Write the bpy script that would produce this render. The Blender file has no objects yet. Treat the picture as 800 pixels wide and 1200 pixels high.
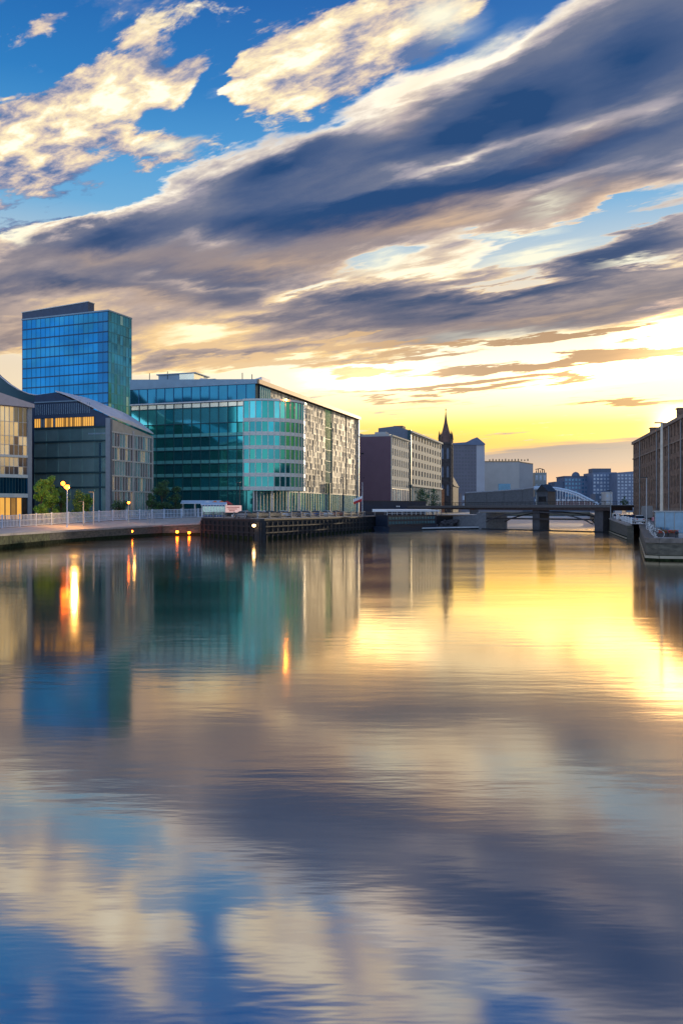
import bpy, bmesh, math, random
from mathutils import Vector, Matrix, noise as mnoise
random.seed(7)
C = bpy.context.scene.collection
SC = bpy.context.scene
R = math.radians
F = 970.0      # focal length of the photograph in its own pixels (800 wide)
H = 5.8        # eye height above the water
def PX(px, Y): return (px-400)/F*Y
def PZ(py, Y): return H+(597-py)/F*Y

# ---------------------------------------------------------------- materials
def s2l(c):
    return tuple(((v/255)/12.92 if v/255 <= .04045 else ((v/255+.055)/1.055)**2.4) for v in c)
def mat(name, col, rough=.6, metal=0.0, var=.15, scale=1.5, bump=0.0, emit=None, estr=0.0, spec=.5, stretch=None, streak=0.0):
    m = bpy.data.materials.new(name); m.use_nodes = True
    nt = m.node_tree; b = nt.nodes['Principled BSDF']
    b.inputs['Roughness'].default_value = rough; b.inputs['Metallic'].default_value = metal
    b.inputs['Specular IOR Level'].default_value = spec
    tc = nt.nodes.new('ShaderNodeTexCoord'); mp = nt.nodes.new('ShaderNodeMapping')
    nt.links.new(tc.outputs['Object'], mp.inputs['Vector'])
    if stretch: mp.inputs['Scale'].default_value = stretch
    nz = nt.nodes.new('ShaderNodeTexNoise'); nz.inputs['Scale'].default_value = scale; nz.inputs['Detail'].default_value = 5
    nt.links.new(mp.outputs[0], nz.inputs['Vector'])
    mr = nt.nodes.new('ShaderNodeMapRange'); mr.inputs['From Min'].default_value = .3; mr.inputs['From Max'].default_value = .7
    mr.inputs['To Min'].default_value = 1-var; mr.inputs['To Max'].default_value = 1+var
    nt.links.new(nz.outputs['Fac'], mr.inputs['Value'])
    mul = nt.nodes.new('ShaderNodeVectorMath'); mul.operation = 'SCALE'
    mul.inputs[0].default_value = col[:3]; nt.links.new(mr.outputs[0], mul.inputs['Scale'])
    nt.links.new(mul.outputs[0], b.inputs['Base Color'])
    if bump:
        bp = nt.nodes.new('ShaderNodeBump'); bp.inputs['Strength'].default_value = bump; bp.inputs['Distance'].default_value = .1
        n2 = nt.nodes.new('ShaderNodeTexNoise'); n2.inputs['Scale'].default_value = scale*4; nt.links.new(mp.outputs[0], n2.inputs['Vector'])
        nt.links.new(n2.outputs['Fac'], bp.inputs['Height']); nt.links.new(bp.outputs[0], b.inputs['Normal'])
    if emit:
        b.inputs['Emission Color'].default_value = (*emit, 1); b.inputs['Emission Strength'].default_value = estr
    return m

# ---------------------------------------------------------------- objects
def tag(o, label=None, cat=None, group=None, kind=None):
    if label: o['label'] = label
    if cat: o['category'] = cat
    if group: o['group'] = group
    if kind: o['kind'] = kind
    return o
def empty(name, loc=(0,0,0), rz=0.0, label=None, cat=None, group=None):
    o = bpy.data.objects.new(name, None); C.objects.link(o)
    o.location = loc; o.rotation_euler = (0,0,rz); o.empty_display_size = .5
    return tag(o, label, cat, group)
class MB:
    def __init__(s): s.v=[]; s.f=[]; s.m=[]
    def face(s, pts, mi=0):
        b=len(s.v); s.v += [tuple(p) for p in pts]; s.f.append(tuple(range(b,b+len(pts)))); s.m.append(mi)
    def box(s, x0,y0,z0,x1,y1,z1, mi=0):
        if x0>x1: x0,x1=x1,x0
        if y0>y1: y0,y1=y1,y0
        if z0>z1: z0,z1=z1,z0
        s.hexa([(x0,y0),(x1,y0),(x1,y1),(x0,y1)], z0, z1, mi)
    def hexa(s, q, z0, z1, mi=0):
        n=len(q); b=len(s.v)
        a0 = z0 if isinstance(z0,(list,tuple)) else [z0]*n; a1 = z1 if isinstance(z1,(list,tuple)) else [z1]*n
        ar=sum(q[i][0]*q[(i+1)%n][1]-q[(i+1)%n][0]*q[i][1] for i in range(n))
        if ar<0: q=q[::-1]; a0=a0[::-1]; a1=a1[::-1]
        s.v += [(q[i][0],q[i][1],a0[i]) for i in range(n)]+[(q[i][0],q[i][1],a1[i]) for i in range(n)]
        s.f.append(tuple(range(b+n-1,b-1,-1))); s.m.append(mi)
        s.f.append(tuple(range(b+n,b+2*n))); s.m.append(mi)
        for i in range(n):
            j=(i+1)%n; s.f.append((b+i,b+j,b+n+j,b+n+i)); s.m.append(mi)
    def wall(s, p0, p1, t0, t1, z0, z1, o0, o1, mi=0):
        """box along the wall line p0->p1; outward is to the right of the direction"""
        d=Vector((p1[0]-p0[0],p1[1]-p0[1])).normalized(); n=Vector((d.y,-d.x)); p=Vector(p0[:2])
        s.hexa([tuple(p+d*t0+n*o0),tuple(p+d*t1+n*o0),tuple(p+d*t1+n*o1),tuple(p+d*t0+n*o1)], z0, z1, mi)
    def prism(s, poly, o, ax, up, nrm, th, mi=0):
        """extrude a 2-D polygon (in ax,up) by th along nrm"""
        o=Vector(o);ax=Vector(ax);up=Vector(up);nrm=Vector(nrm)
        a=[o+ax*p[0]+up*p[1] for p in poly]; c=[q+nrm*th for q in a]; n=len(a); b=len(s.v)
        s.v += [tuple(q) for q in a]+[tuple(q) for q in c]
        s.f.append(tuple(range(b,b+n))); s.m.append(mi); s.f.append(tuple(range(b+2*n-1,b+n-1,-1))); s.m.append(mi)
        for i in range(n):
            j=(i+1)%n; s.f.append((b+i,b+n+i,b+n+j,b+j)); s.m.append(mi)
    def tube(s, pts, r, n=8, mi=0, cap=True):
        pts=[Vector(p) for p in pts]; rs = r if isinstance(r,(list,tuple)) else [r]*len(pts); b=len(s.v)
        for i,p in enumerate(pts):
            d=(pts[min(i+1,len(pts)-1)]-pts[max(i-1,0)]).normalized()
            a=d.orthogonal().normalized() if abs(d.z)<.95 else Vector((1,0,0)); a=(a-d*a.dot(d)).normalized(); c=d.cross(a)
            for k in range(n):
                t=2*math.pi*k/n; s.v.append(tuple(p+(a*math.cos(t)+c*math.sin(t))*rs[i]))
        for i in range(len(pts)-1):
            for k in range(n):
                k2=(k+1)%n; s.f.append((b+i*n+k,b+i*n+k2,b+(i+1)*n+k2,b+(i+1)*n+k)); s.m.append(mi)
        if cap:
            s.f.append(tuple(b+k for k in range(n-1,-1,-1))); s.m.append(mi)
            e=b+(len(pts)-1)*n; s.f.append(tuple(e+k for k in range(n))); s.m.append(mi)
    def lathe(s, prof, c=(0,0,0), n=16, mi=0):
        b=len(s.v)
        for r,z in prof:
            for k in range(n):
                t=2*math.pi*k/n; s.v.append((c[0]+r*math.cos(t),c[1]+r*math.sin(t),c[2]+z))
        for i in range(len(prof)-1):
            for k in range(n):
                k2=(k+1)%n; s.f.append((b+i*n+k,b+i*n+k2,b+(i+1)*n+k2,b+(i+1)*n+k)); s.m.append(mi)
        s.f.append(tuple(b+k for k in range(n-1,-1,-1))); s.m.append(mi)
        e=b+(len(prof)-1)*n; s.f.append(tuple(e+k for k in range(n))); s.m.append(mi)
    def ball(s, c, r, n=10, mi=0, sq=(1,1,1)):
        b=len(s.v); m=n//2
        for i in range(m+1):
            ph=math.pi*i/m
            for k in range(n):
                t=2*math.pi*k/n; s.v.append((c[0]+r*sq[0]*math.sin(ph)*math.cos(t),c[1]+r*sq[1]*math.sin(ph)*math.sin(t),c[2]-r*sq[2]*math.cos(ph)))
        for i in range(m):
            for k in range(n):
                k2=(k+1)%n; s.f.append((b+i*n+k,b+i*n+k2,b+(i+1)*n+k2,b+(i+1)*n+k)); s.m.append(mi)
    def build(s, name, mats, parent=None, smooth=False):
        if not isinstance(mats,(list,tuple)): mats=[mats]
        me=bpy.data.meshes.new(name); me.from_pydata(s.v,[],s.f)
        for m in mats: me.materials.append(m)
        if len(mats)>1: me.polygons.foreach_set('material_index', s.m)
        if smooth: me.polygons.foreach_set('use_smooth',[True]*len(s.f))
        me.update()
        o=bpy.data.objects.new(name, me); C.objects.link(o)
        if parent: o.parent=parent
        return o
def copy_tree(o, parent=None):
    c=o.copy(); C.objects.link(c)
    if parent: c.parent=parent
    for ch in list(o.children): copy_tree(ch, c)
    return c

# ---------------------------------------------------------------- camera and render
cd=bpy.data.cameras.new('camera'); cam=bpy.data.objects.new('camera',cd); C.objects.link(cam)
cam.location=(0,0,H); cam.rotation_euler=(R(90),0,0)
cd.sensor_fit='VERTICAL'; cd.sensor_height=36; cd.lens=F/1200*36; cd.shift_y=-3/1200
cd.clip_start=.5; cd.clip_end=20000
SC.camera=cam
SC.view_settings.view_transform='Standard'; SC.view_settings.look='None'
SC.view_settings.exposure=.08; SC.view_settings.gamma=1
try:
    SC.cycles.max_bounces=6; SC.cycles.diffuse_bounces=2; SC.cycles.glossy_bounces=4; SC.cycles.sample_clamp_indirect=6
    SC.cycles.use_denoising=True
except Exception: pass
SUN_AZ, SUN_EL = 22.0, 5.2
sd=bpy.data.lights.new('sun','SUN'); sd.energy=2.6; sd.angle=R(.6); sd.color=(1,.78,.5)
sun=bpy.data.objects.new('sun',sd); C.objects.link(sun)
sv=Vector((math.sin(R(SUN_AZ))*math.cos(R(SUN_EL)),math.cos(R(SUN_AZ))*math.cos(R(SUN_EL)),math.sin(R(SUN_EL))))
sun.rotation_euler=sv.to_track_quat('Z','Y').to_euler(); sun.location=(0,0,300)
# ---------------------------------------------------------------- sky
W=bpy.data.worlds.new('World'); SC.world=W; W.use_nodes=True
nt=W.node_tree; nt.nodes.clear()
def N(t, **k):
    n=nt.nodes.new(t)
    for a,v in k.items(): setattr(n,a,v)
    return n
def link(a,b): nt.links.new(a,b)
def setin(sock, v):
    if hasattr(v,'node'): link(v,sock)
    else: sock.default_value=v
def M(op,a,b=None,c=None,clamp=False):
    n=N('ShaderNodeMath',operation=op); n.use_clamp=clamp
    setin(n.inputs[0],a)
    if b is not None: setin(n.inputs[1],b)
    if c is not None: setin(n.inputs[2],c)
    return n.outputs[0]
def VM(op,a,b=None,scale=None):
    n=N('ShaderNodeVectorMath',operation=op); setin(n.inputs[0],a)
    if b is not None: setin(n.inputs[1],b)
    if scale is not None: setin(n.inputs['Scale'],scale)
    return n.outputs[0]
def MR(v,a,b,c=0.0,d=1.0,smooth=True):
    n=N('ShaderNodeMapRange'); n.interpolation_type='SMOOTHSTEP' if smooth else 'LINEAR'
    setin(n.inputs['Value'],v)
    for k,x in zip(('From Min','From Max','To Min','To Max'),(a,b,c,d)): setin(n.inputs[k],x)
    return n.outputs['Result']
def MIX(f,a,b,blend='MIX'):
    n=N('ShaderNodeMix',data_type='RGBA',blend_type=blend); setin(n.inputs['Factor'],f)
    for s,v in ((n.inputs[6],a),(n.inputs[7],b)):
        if hasattr(v,'node'): link(v,s)
        else: s.default_value=(*v,1)
    return n.outputs[2]
def RAMP(v,stops):
    n=N('ShaderNodeValToRGB'); link(v,n.inputs[0]); e=n.color_ramp.elements
    while len(e)>1: e.remove(e[-1])
    e[0].position=stops[0][0]; e[0].color=(*stops[0][1],1)
    for p,c in stops[1:]:
        k=e.new(p); k.color=(*c,1)
    return n.outputs[0]
def COMB(x,y,z=0.0):
    n=N('ShaderNodeCombineXYZ'); setin(n.inputs[0],x); setin(n.inputs[1],y); setin(n.inputs[2],z); return n.outputs[0]
def NOISE(v,scale,detail=4,rough=.5,dist=0.0):
    n=N('ShaderNodeTexNoise'); link(v,n.inputs['Vector']); n.inputs['Scale'].default_value=scale
    n.inputs['Detail'].default_value=detail; n.inputs['Roughness'].default_value=rough; n.inputs['Distortion'].default_value=dist
    return n
tc=N('ShaderNodeTexCoord'); D=tc.outputs['Generated']
sx=N('ShaderNodeSeparateXYZ'); link(D,sx.inputs[0]); X_,Y_,Z_=sx.outputs
DEG=180/math.pi
az=M('MULTIPLY',M('ARCTAN2',X_,Y_),DEG)
el=M('MULTIPLY',M('ARCSINE',Z_),DEG)
# cloud-plane coordinates, turned so that s runs along the wind streaks (towards az -52)
zz=M('ADD',M('MAXIMUM',Z_,0.0),.045)
cx=M('DIVIDE',X_,zz); cy=M('DIVIDE',Y_,zz)
sa=R(-52)
s_=M('ADD',M('MULTIPLY',cx,math.sin(sa)),M('MULTIPLY',cy,math.cos(sa)))
t_=M('SUBTRACT',M('MULTIPLY',cx,math.cos(sa)),M('MULTIPLY',cy,math.sin(sa)))
cp=COMB(M('MULTIPLY',s_,.42),t_,0.0)
n_big=NOISE(cp,1.1,3,.5); n_mid=NOISE(cp,2.6,5,.55,.3); n_fine=NOISE(cp,7.5,6,.62,.2)
n_x=NOISE(COMB(M('MULTIPLY',s_,.6),t_,1.7),17.0,7,.62,.3)
soft=COMB(M('MULTIPLY',s_,.16),t_,3.0); n_soft=NOISE(soft,1.7,3,.5)
# warp of the az/el chart
wv=VM('SUBTRACT',n_mid.outputs['Color'],(.5,.5,.5)); wv=VM('MULTIPLY',wv,(7.5,4.6,0.0))
wf=VM('SUBTRACT',n_fine.outputs['Color'],(.5,.5,.5)); wf=VM('MULTIPLY',wf,(2.8,2.2,0.0))
wamp=MR(el,3.0,16.0,.16,1.0)
Q=VM('ADD',COMB(az,el,0.0),VM('SCALE',VM('ADD',wv,wf),scale=wamp))
def ang(px,py):
    u=(px-400)/F; v=(597-py)/F
    a=math.atan(u); return math.degrees(a), math.degrees(math.atan(v*math.cos(a)))
def blobs(lst, base=None, k0=1.0):
    """sum of soft ellipses, given by where the cloud stands in the photograph -> azimuth/elevation in degrees"""
    acc=base
    for (px,py,rx,ry,rot,w) in lst:
        a,e=ang(px,py); k=math.cos(R(a))**1.5*DEG/F
        mp=N('ShaderNodeMapping',vector_type='TEXTURE'); link(Q,mp.inputs['Vector'])
        mp.inputs['Location'].default_value=(a,e,0); mp.inputs['Rotation'].default_value=(0,0,R(rot))
        mp.inputs['Scale'].default_value=(rx*k*k0,ry*k*k0,1)
        g=N('ShaderNodeTexGradient',gradient_type='QUADRATIC_SPHERE'); link(mp.outputs[0],g.inputs[0])
        acc = M('MULTIPLY',g.outputs['Fac'],w) if acc is None else M('MULTIPLY_ADD',g.outputs['Fac'],w,acc)
    return acc
# clear sky: nishita and a warm-to-blue ladder of the evening
nis=N('ShaderNodeTexSky',sky_type='NISHITA'); nis.sun_disc=False
nis.sun_elevation=R(SUN_EL); nis.sun_rotation=R(SUN_AZ); nis.air_density=1.2; nis.dust_density=1.5; nis.ozone_density=2
eln=M('DIVIDE',el,60.0,clamp=True)
def E(y): return ang(400,y)[1]/60
front=RAMP(eln,[(0,s2l((246,190,126))),(E(565),s2l((246,200,140))),(E(520),tuple(v*1.15 for v in s2l((255,200,100)))),(E(500),tuple(v*1.2 for v in s2l((255,222,104)))),(E(480),tuple(v*1.35 for v in s2l((255,238,172)))),
   (E(455),tuple(v*1.4 for v in s2l((255,246,214)))),(E(430),tuple(v*1.3 for v in s2l((255,248,222)))),(E(385),tuple(v*1.1 for v in s2l((255,244,205)))),(E(350),s2l((240,222,196))),(E(310),s2l((190,208,218))),(E(250),s2l((110,176,222))),(E(190),s2l((76,158,218))),(E(110),s2l((38,126,198))),(E(0),s2l((18,100,178))),(1,s2l((14,74,140)))])
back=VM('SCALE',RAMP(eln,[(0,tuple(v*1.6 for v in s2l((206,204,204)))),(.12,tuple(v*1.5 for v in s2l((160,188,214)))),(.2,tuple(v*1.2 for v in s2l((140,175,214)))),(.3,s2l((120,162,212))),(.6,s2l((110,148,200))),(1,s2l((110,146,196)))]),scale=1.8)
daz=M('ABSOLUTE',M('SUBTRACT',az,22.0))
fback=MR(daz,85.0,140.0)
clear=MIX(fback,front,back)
# left low sky is paler and pinker than the yellow by the sun
fl=M('MULTIPLY',MR(daz,12.0,46.0),MR(el,14.0,9.0))
fl=M('MULTIPLY',fl,M('SUBTRACT',1.0,fback))
pink=RAMP(eln,[(0,s2l((226,196,176))),(.12,s2l((240,214,180))),(.25,s2l((214,196,182)))])
fl=M('MULTIPLY',fl,MR(az,16.0,2.0))
clear=MIX(M('MULTIPLY',fl,.85),clear,pink)
nis_s=VM('SCALE',nis.outputs[0],scale=.11)
clear=MIX(.12,clear,nis_s)
# sun glow
dt=VM('DOT_PRODUCT',D,tuple(sv)); dn=nt.nodes[-1]; dot=dn.outputs['Value']
glow1=M('POWER',M('MAXIMUM',dot,0.0),5200.0); glow2=M('POWER',M('MAXIMUM',dot,0.0),140.0)
# ---- clouds
bright=[ # px,py,rx,ry,rot,weight : sunlit cumulus
 (110,125,230,72,27,1.3),(30,175,120,70,20,.9),(205,85,110,40,28,.9),(150,62,120,24,30,.7),(330,6,80,14,20,.4),(60,20,80,20,25,.6),(190,176,95,20,8,1.3),
 (370,60,125,62,25,1.3),(480,35,140,60,22,1.4),(310,90,40,42,30,.6),(590,85,120,52,20,1.0),(0,262,70,36,5,1.1),(60,240,90,20,5,.6),
 (690,45,110,22,15,.7),(780,90,60,30,10,.5),(590,105,60,40,0,.5),(770,12,80,10,0,.5)]
dark=[
 (250,255,330,78,9,1.15),(520,205,330,92,14,1.2),(760,110,240,120,12,1.2),(730,35,120,60,20,.7),(620,105,120,55,18,.75),(470,130,130,40,24,.6),(90,300,200,62,5,.9),(330,205,170,42,18,.6),
 (300,350,420,46,4,.75),(640,350,330,46,6,.85),(470,385,420,34,2,.7),(760,330,190,42,5,.8),(530,310,70,24,0,.5),(740,285,120,18,8,.8),(160,390,260,50,2,.7),(40,345,180,60,0,.65),(700,215,260,56,8,.9),(220,420,260,24,0,.35),(630,368,260,26,3,.8),(430,400,230,18,1,.5),(330,240,200,50,10,.5),(130,262,130,40,6,.5),(660,170,190,50,12,.4)]
holes=[ (20,228,190,40,10,1.25),(150,205,120,18,16,.5),(250,160,90,26,20,.6), # breaks of light and blue within the bank
 (725,130,70,11,38,.5),(585,118,70,18,30,.4),(660,80,70,12,25,.35),(430,303,110,12,6,.62),(600,298,180,20,6,.9),(590,272,120,13,2,.8),(365,330,80,9,14,.9),(560,330,130,9,8,.7),(740,312,120,10,3,.7),(720,252,150,12,10,.6),(350,440,120,12,0,.5),(640,415,190,14,0,.6),(760,262,90,12,0,.5)]
slivers=[(650,427,250,7.5,3.0,1.5),(690,391,110,5.5,3,1.3),(520,456,160,5,1.5,1.1),(480,420,130,6,1,.8),(420,437,60,10,0,.9),(575,405,140,5,2,.9),(300,424,140,9,0,.8),(430,404,120,8,2,.9),(250,405,100,8,0,.6),(740,474,120,4,0,.8),(640,446,110,4,2,.8),(470,468,120,4,0,.6)]
Bd=blobs(bright,k0=1.12); Dd=blobs(dark,k0=1.38)
nx=M('SUBTRACT',n_x.outputs['Fac'],.5); nf=M('SUBTRACT',n_fine.outputs['Fac'],.5); nm=M('SUBTRACT',n_mid.outputs['Fac'],.5); ns=M('SUBTRACT',n_soft.outputs['Fac'],.5); nb=M('SUBTRACT',n_big.outputs['Fac'],.5)
Bd=M('SUBTRACT',Bd,blobs([(264,100,30,80,-25,1.2),(235,28,95,16,24,.4),(60,75,70,10,30,.3)],k0=1.15))
Bd=M('ADD',Bd,M('MULTIPLY_ADD',nm,1.1,M('MULTIPLY_ADD',nf,1.5,M('MULTIPLY',nx,.9))))
Bf=MR(Bd,.20,.44)
Bshade=M('ADD',M('MULTIPLY_ADD',nm,2.4,M('MULTIPLY_ADD',nx,2.0,M('MULTIPLY',nf,2.6))),M('MULTIPLY',Bd,.36))
Bcol=RAMP(MR(Bshade,-.15,.95,smooth=False),[(0,s2l((96,120,164))),(.25,s2l((160,158,176))),(.5,s2l((222,202,184))),(.72,s2l((252,232,190))),(1,tuple(v*1.15 for v in s2l((255,248,222))))])
Hd=blobs(holes,k0=1.1)
Dn=M('ADD',Dd,M('MULTIPLY_ADD',ns,.55,M('MULTIPLY_ADD',nm,.55,M('MULTIPLY_ADD',nf,.45,M('MULTIPLY',nx,.22)))))
Dn=M('SUBTRACT',Dn,Hd)
Df=MR(Dn,.05,.27)
# colour of the bank: slate blue high up, mauve grey and warm below; thin parts glow
up=MR(el,10.0,21.0)
tone=blobs([(620,205,260,30,14,.75),(430,240,220,32,6,.75),(330,195,120,28,20,.6),(620,118,70,28,15,.6),(545,150,70,20,10,.6),(740,60,90,60,20,.35),(120,268,150,36,14,.7),(90,330,160,22,5,.35),(420,348,110,16,3,.45),(600,340,260,18,8,.6),(720,300,110,14,8,.5),(300,372,200,14,3,.35),
 (520,190,240,14,12,-.55),(680,150,130,24,15,-.45),(480,108,90,30,25,-.75),(560,72,70,26,20,-.65),(250,282,100,18,5,-.35),(640,236,220,10,8,-.3),(230,330,200,14,0,-.4),(760,125,60,30,15,-.3),(480,320,200,12,3,-.35),(330,400,220,12,2,-.3),(225,380,230,60,0,-.6),(60,370,150,50,0,-.4),(380,372,160,20,2,-.25)],k0=1.15)
tone=M('ADD',M('ADD',tone,.09),M('MULTIPLY_ADD',MR(Dn,.12,.7,smooth=False),.46,M('MULTIPLY_ADD',ns,1.25,M('MULTIPLY_ADD',nm,.7,M('MULTIPLY_ADD',nf,.34,M('MULTIPLY',nx,.14))))))
tone=M('MINIMUM',tone,MR(Dn,.06,.28,0.08,1.2,smooth=False))
thick=RAMP(tone,[(0,tuple(v*1.1 for v in s2l((255,244,224)))),(.15,s2l((220,208,196))),(.32,s2l((166,160,170))),(.5,s2l((110,118,142))),(.72,s2l((74,94,132))),(1,s2l((40,74,120)))])
thick_low=RAMP(tone,[(0,tuple(v*1.2 for v in s2l((255,242,196)))),(.16,s2l((246,208,150))),(.34,s2l((188,166,152))),(.58,s2l((126,120,130))),(.85,s2l((82,92,116)))])
bank=MIX(up,thick_low,thick)
warm=blobs([(520,262,330,30,4,1.0),(330,300,260,26,2,.75),(120,300,190,30,0,.35),(720,245,200,24,8,.9),(300,400,330,22,1,.4),(640,372,260,16,4,.6),(170,350,160,22,0,.5),(60,395,120,22,0,.5),(680,165,110,30,15,.35),(480,110,80,40,25,.5)])
bank=MIX(M('MULTIPLY',M('MINIMUM',warm,1.0),.62),bank,s2l((240,200,154)))
lit=M('MINIMUM',blobs([(440,308,50,16,0,1.5),(620,298,110,14,6,1.6),(590,272,80,9,2,1.4),(380,327,60,7,12,1.3),(560,62,80,14,20,.5),(520,88,60,14,25,.45),(515,25,60,34,0,1.3),(650,247,60,9,8,.6),(730,310,70,7,0,1.2),(5,262,30,16,0,1.2),(200,175,60,12,8,1.1),(760,455,180,50,0,.7),(620,395,240,18,0,.8)]),1.0)
sky=MIX(Bf,clear,Bcol)
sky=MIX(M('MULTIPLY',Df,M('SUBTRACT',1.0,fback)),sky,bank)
sky=MIX(M('MULTIPLY',lit,.9),sky,s2l((255,250,222)))
hdr=M('MINIMUM',blobs([(790,440,330,62,0,1.6),(640,470,330,40,0,.7),(430,442,110,22,0,1.0)],k0=1.2),1.0)
sky=VM('MULTIPLY',sky,MIX(hdr,(1,1,1),(2.1,1.6,1.05)))
hdr2=M('MINIMUM',blobs([(790,400,95,42,0,1.6),(432,441,95,20,0,1.6),(700,440,120,18,3,.5)],k0=1.15),1.0)
sky=VM('MULTIPLY',sky,MIX(hdr2,(1,1,1),(5.0,3.9,2.9)))
# thin dark bars in front of the glow, warm brown
Sd=blobs(slivers,k0=1.25); Sn=M('ADD',Sd,M('MULTIPLY',nf,.5)); Sf=MR(Sn,.10,.36)
sky=MIX(M('MULTIPLY',Sf,.9),sky,MIX(MR(az,-6.0,16.0),s2l((232,196,150)),s2l((172,132,100))))
# low haze bank at the horizon
hb=blobs([(760,548,330,50,0,2.2),(900,545,420,48,0,2.0)])
hf=MR(hb,.05,.28); hcol=RAMP(eln,[(0,s2l((244,206,166))),(E(562),s2l((238,198,162))),(E(540),s2l((196,180,168))),(E(525),s2l((168,160,158))),(E(517),s2l((206,172,146))),(E(508),s2l((240,190,120)))])
sky=MIX(M('MULTIPLY',hf,.92),sky,hcol)
# sky behind the viewer: broken cumulus
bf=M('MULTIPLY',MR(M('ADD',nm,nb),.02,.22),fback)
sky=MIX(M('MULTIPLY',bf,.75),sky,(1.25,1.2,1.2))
sky=VM('ADD',sky,VM('SCALE',(1.0,.72,.28),scale=M('MULTIPLY',glow2,.22)))
sky=VM('ADD',sky,VM('SCALE',(1.0,.8,.5),scale=M('MULTIPLY',glow1,3.5)))
sky=MIX(MR(el,0.0,-4.0),sky,(.05,.055,.06))
bg=N('ShaderNodeBackground'); link(VM('SCALE',sky,scale=10.0),bg.inputs[0]); bg.inputs[1].default_value=.1
out=N('ShaderNodeOutputWorld'); link(bg.outputs[0],out.inputs[0])
W.cycles.sampling_method='MANUAL'; W.cycles.sample_map_resolution=512
# ---------------------------------------------------------------- water
def water_mat():
    m=bpy.data.materials.new('river_water'); m.use_nodes=True; t=m.node_tree; b=t.nodes['Principled BSDF']
    b.inputs['Base Color'].default_value=(.54,.54,.57,1); b.inputs['Metallic'].default_value=1; b.inputs['Specular Tint'].default_value=(1,.89,.70,1); b.inputs['Roughness'].default_value=.085
    def n(k,**a):
        x=t.nodes.new(k)
        for q,v in a.items(): setattr(x,q,v)
        return x
    g=n('ShaderNodeNewGeometry')
    def lay(sc,strg,dist,detail=3):
        mp=n('ShaderNodeMapping'); mp.inputs['Scale'].default_value=sc; t.links.new(g.outputs['Position'],mp.inputs['Vector'])
        z=n('ShaderNodeTexNoise'); z.inputs['Scale'].default_value=1; z.inputs['Detail'].default_value=detail; t.links.new(mp.outputs[0],z.inputs['Vector'])
        bp=n('ShaderNodeBump'); bp.inputs['Strength'].default_value=strg; bp.inputs['Distance'].default_value=dist
        t.links.new(z.outputs['Fac'],bp.inputs['Height']); return bp
    b1=lay((.45,1.7,1),1,.006,3)      # short ripples
    b2=lay((.05,.16,1),1,.014,2)      # slow swell
    t.links.new(b2.outputs[0],b1.inputs['Normal']); t.links.new(b1.outputs[0],b.inputs['Normal'])
    mp=n('ShaderNodeMapping'); mp.inputs['Scale'].default_value=(.035,.16,1); mp.inputs['Rotation'].default_value=(0,0,-.12); t.links.new(g.outputs['Position'],mp.inputs['Vector'])
    z=n('ShaderNodeTexNoise'); z.inputs['Scale'].default_value=1; z.inputs['Detail'].default_value=5; z.inputs['Distortion'].default_value=.6; t.links.new(mp.outputs[0],z.inputs['Vector'])
    k=n('ShaderNodeMapRange'); k.inputs['From Min'].default_value=.44; k.inputs['From Max'].default_value=.6; k.inputs['To Min'].default_value=.0025; k.inputs['To Max'].default_value=.009
    t.links.new(z.outputs['Fac'],k.inputs['Value']); t.links.new(k.outputs[0],b1.inputs['Distance'])
    # patches where the wind roughens the surface
    mp=n('ShaderNodeMapping'); mp.inputs['Scale'].default_value=(.02,.09,1); t.links.new(g.outputs['Position'],mp.inputs['Vector'])
    z=n('ShaderNodeTexNoise'); z.inputs['Scale'].default_value=1; z.inputs['Detail'].default_value=4; t.links.new(mp.outputs[0],z.inputs['Vector'])
    r=n('ShaderNodeMapRange'); r.inputs['From Min'].default_value=.35; r.inputs['From Max'].default_value=.7; r.inputs['To Min'].default_value=.075; r.inputs['To Max'].default_value=.12
    t.links.new(z.outputs['Fac'],r.inputs['Value']); sp=n('ShaderNodeSeparateXYZ'); t.links.new(g.outputs['Position'],sp.inputs[0])
    r2=n('ShaderNodeMapRange'); r2.inputs['From Min'].default_value=130; r2.inputs['From Max'].default_value=240; r2.inputs['To Max'].default_value=.13   # breeze off the bridge roughens the far reach
    t.links.new(sp.outputs[1],r2.inputs['Value']); ad=n('ShaderNodeMath'); t.links.new(r.outputs[0],ad.inputs[0]); t.links.new(r2.outputs[0],ad.inputs[1]); r3=n('ShaderNodeMapRange'); r3.inputs['From Min'].default_value=235; r3.inputs['From Max'].default_value=300; r3.inputs['To Max'].default_value=.3
    t.links.new(sp.outputs[1],r3.inputs['Value']); a2=n('ShaderNodeMath'); t.links.new(ad.outputs[0],a2.inputs[0]); t.links.new(r3.outputs[0],a2.inputs[1]); t.links.new(a2.outputs[0],b.inputs['Roughness'])
    return m
mb=MB(); mb.face([(-6000,-600,0),(6000,-600,0),(6000,9000,0),(-6000,9000,0)])
tag(mb.build('river_water',water_mat()),kind='structure')
# ---------------------------------------------------------------- materials of the place
mt={}
mt['paving']=mat('pale_paving',(.42,.36,.32),.75,var=.18,scale=.8,bump=.1)
mt['ground']=mat('street_ground',(.11,.105,.10),.85,var=.25,scale=.4)
mt['quay_stone']=mat('quay_stone',(.10,.085,.062),.85,var=.45,scale=1.2,bump=.5,stretch=(1,1,2.5))
mt['moss']=mat('mossy_quay',(.075,.085,.03),.9,var=.6,scale=1.6,bump=.6)
mt['weed']=mat('wet_weed',(.02,.026,.012),.95,var=.6,scale=2,bump=.3,spec=.05)
mt['black_timber']=mat('black_timber',(.009,.010,.014),.7,var=.4,scale=2,bump=.3)
mt['coping']=mat('coping',(.34,.29,.26),.7,var=.15)
mt['coping_dark']=mat('weathered_coping',(.15,.12,.10),.8,var=.3,bump=.3)
mt['cream_line']=mat('waterline_cream',(.36,.29,.20),.5,var=.15)
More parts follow.
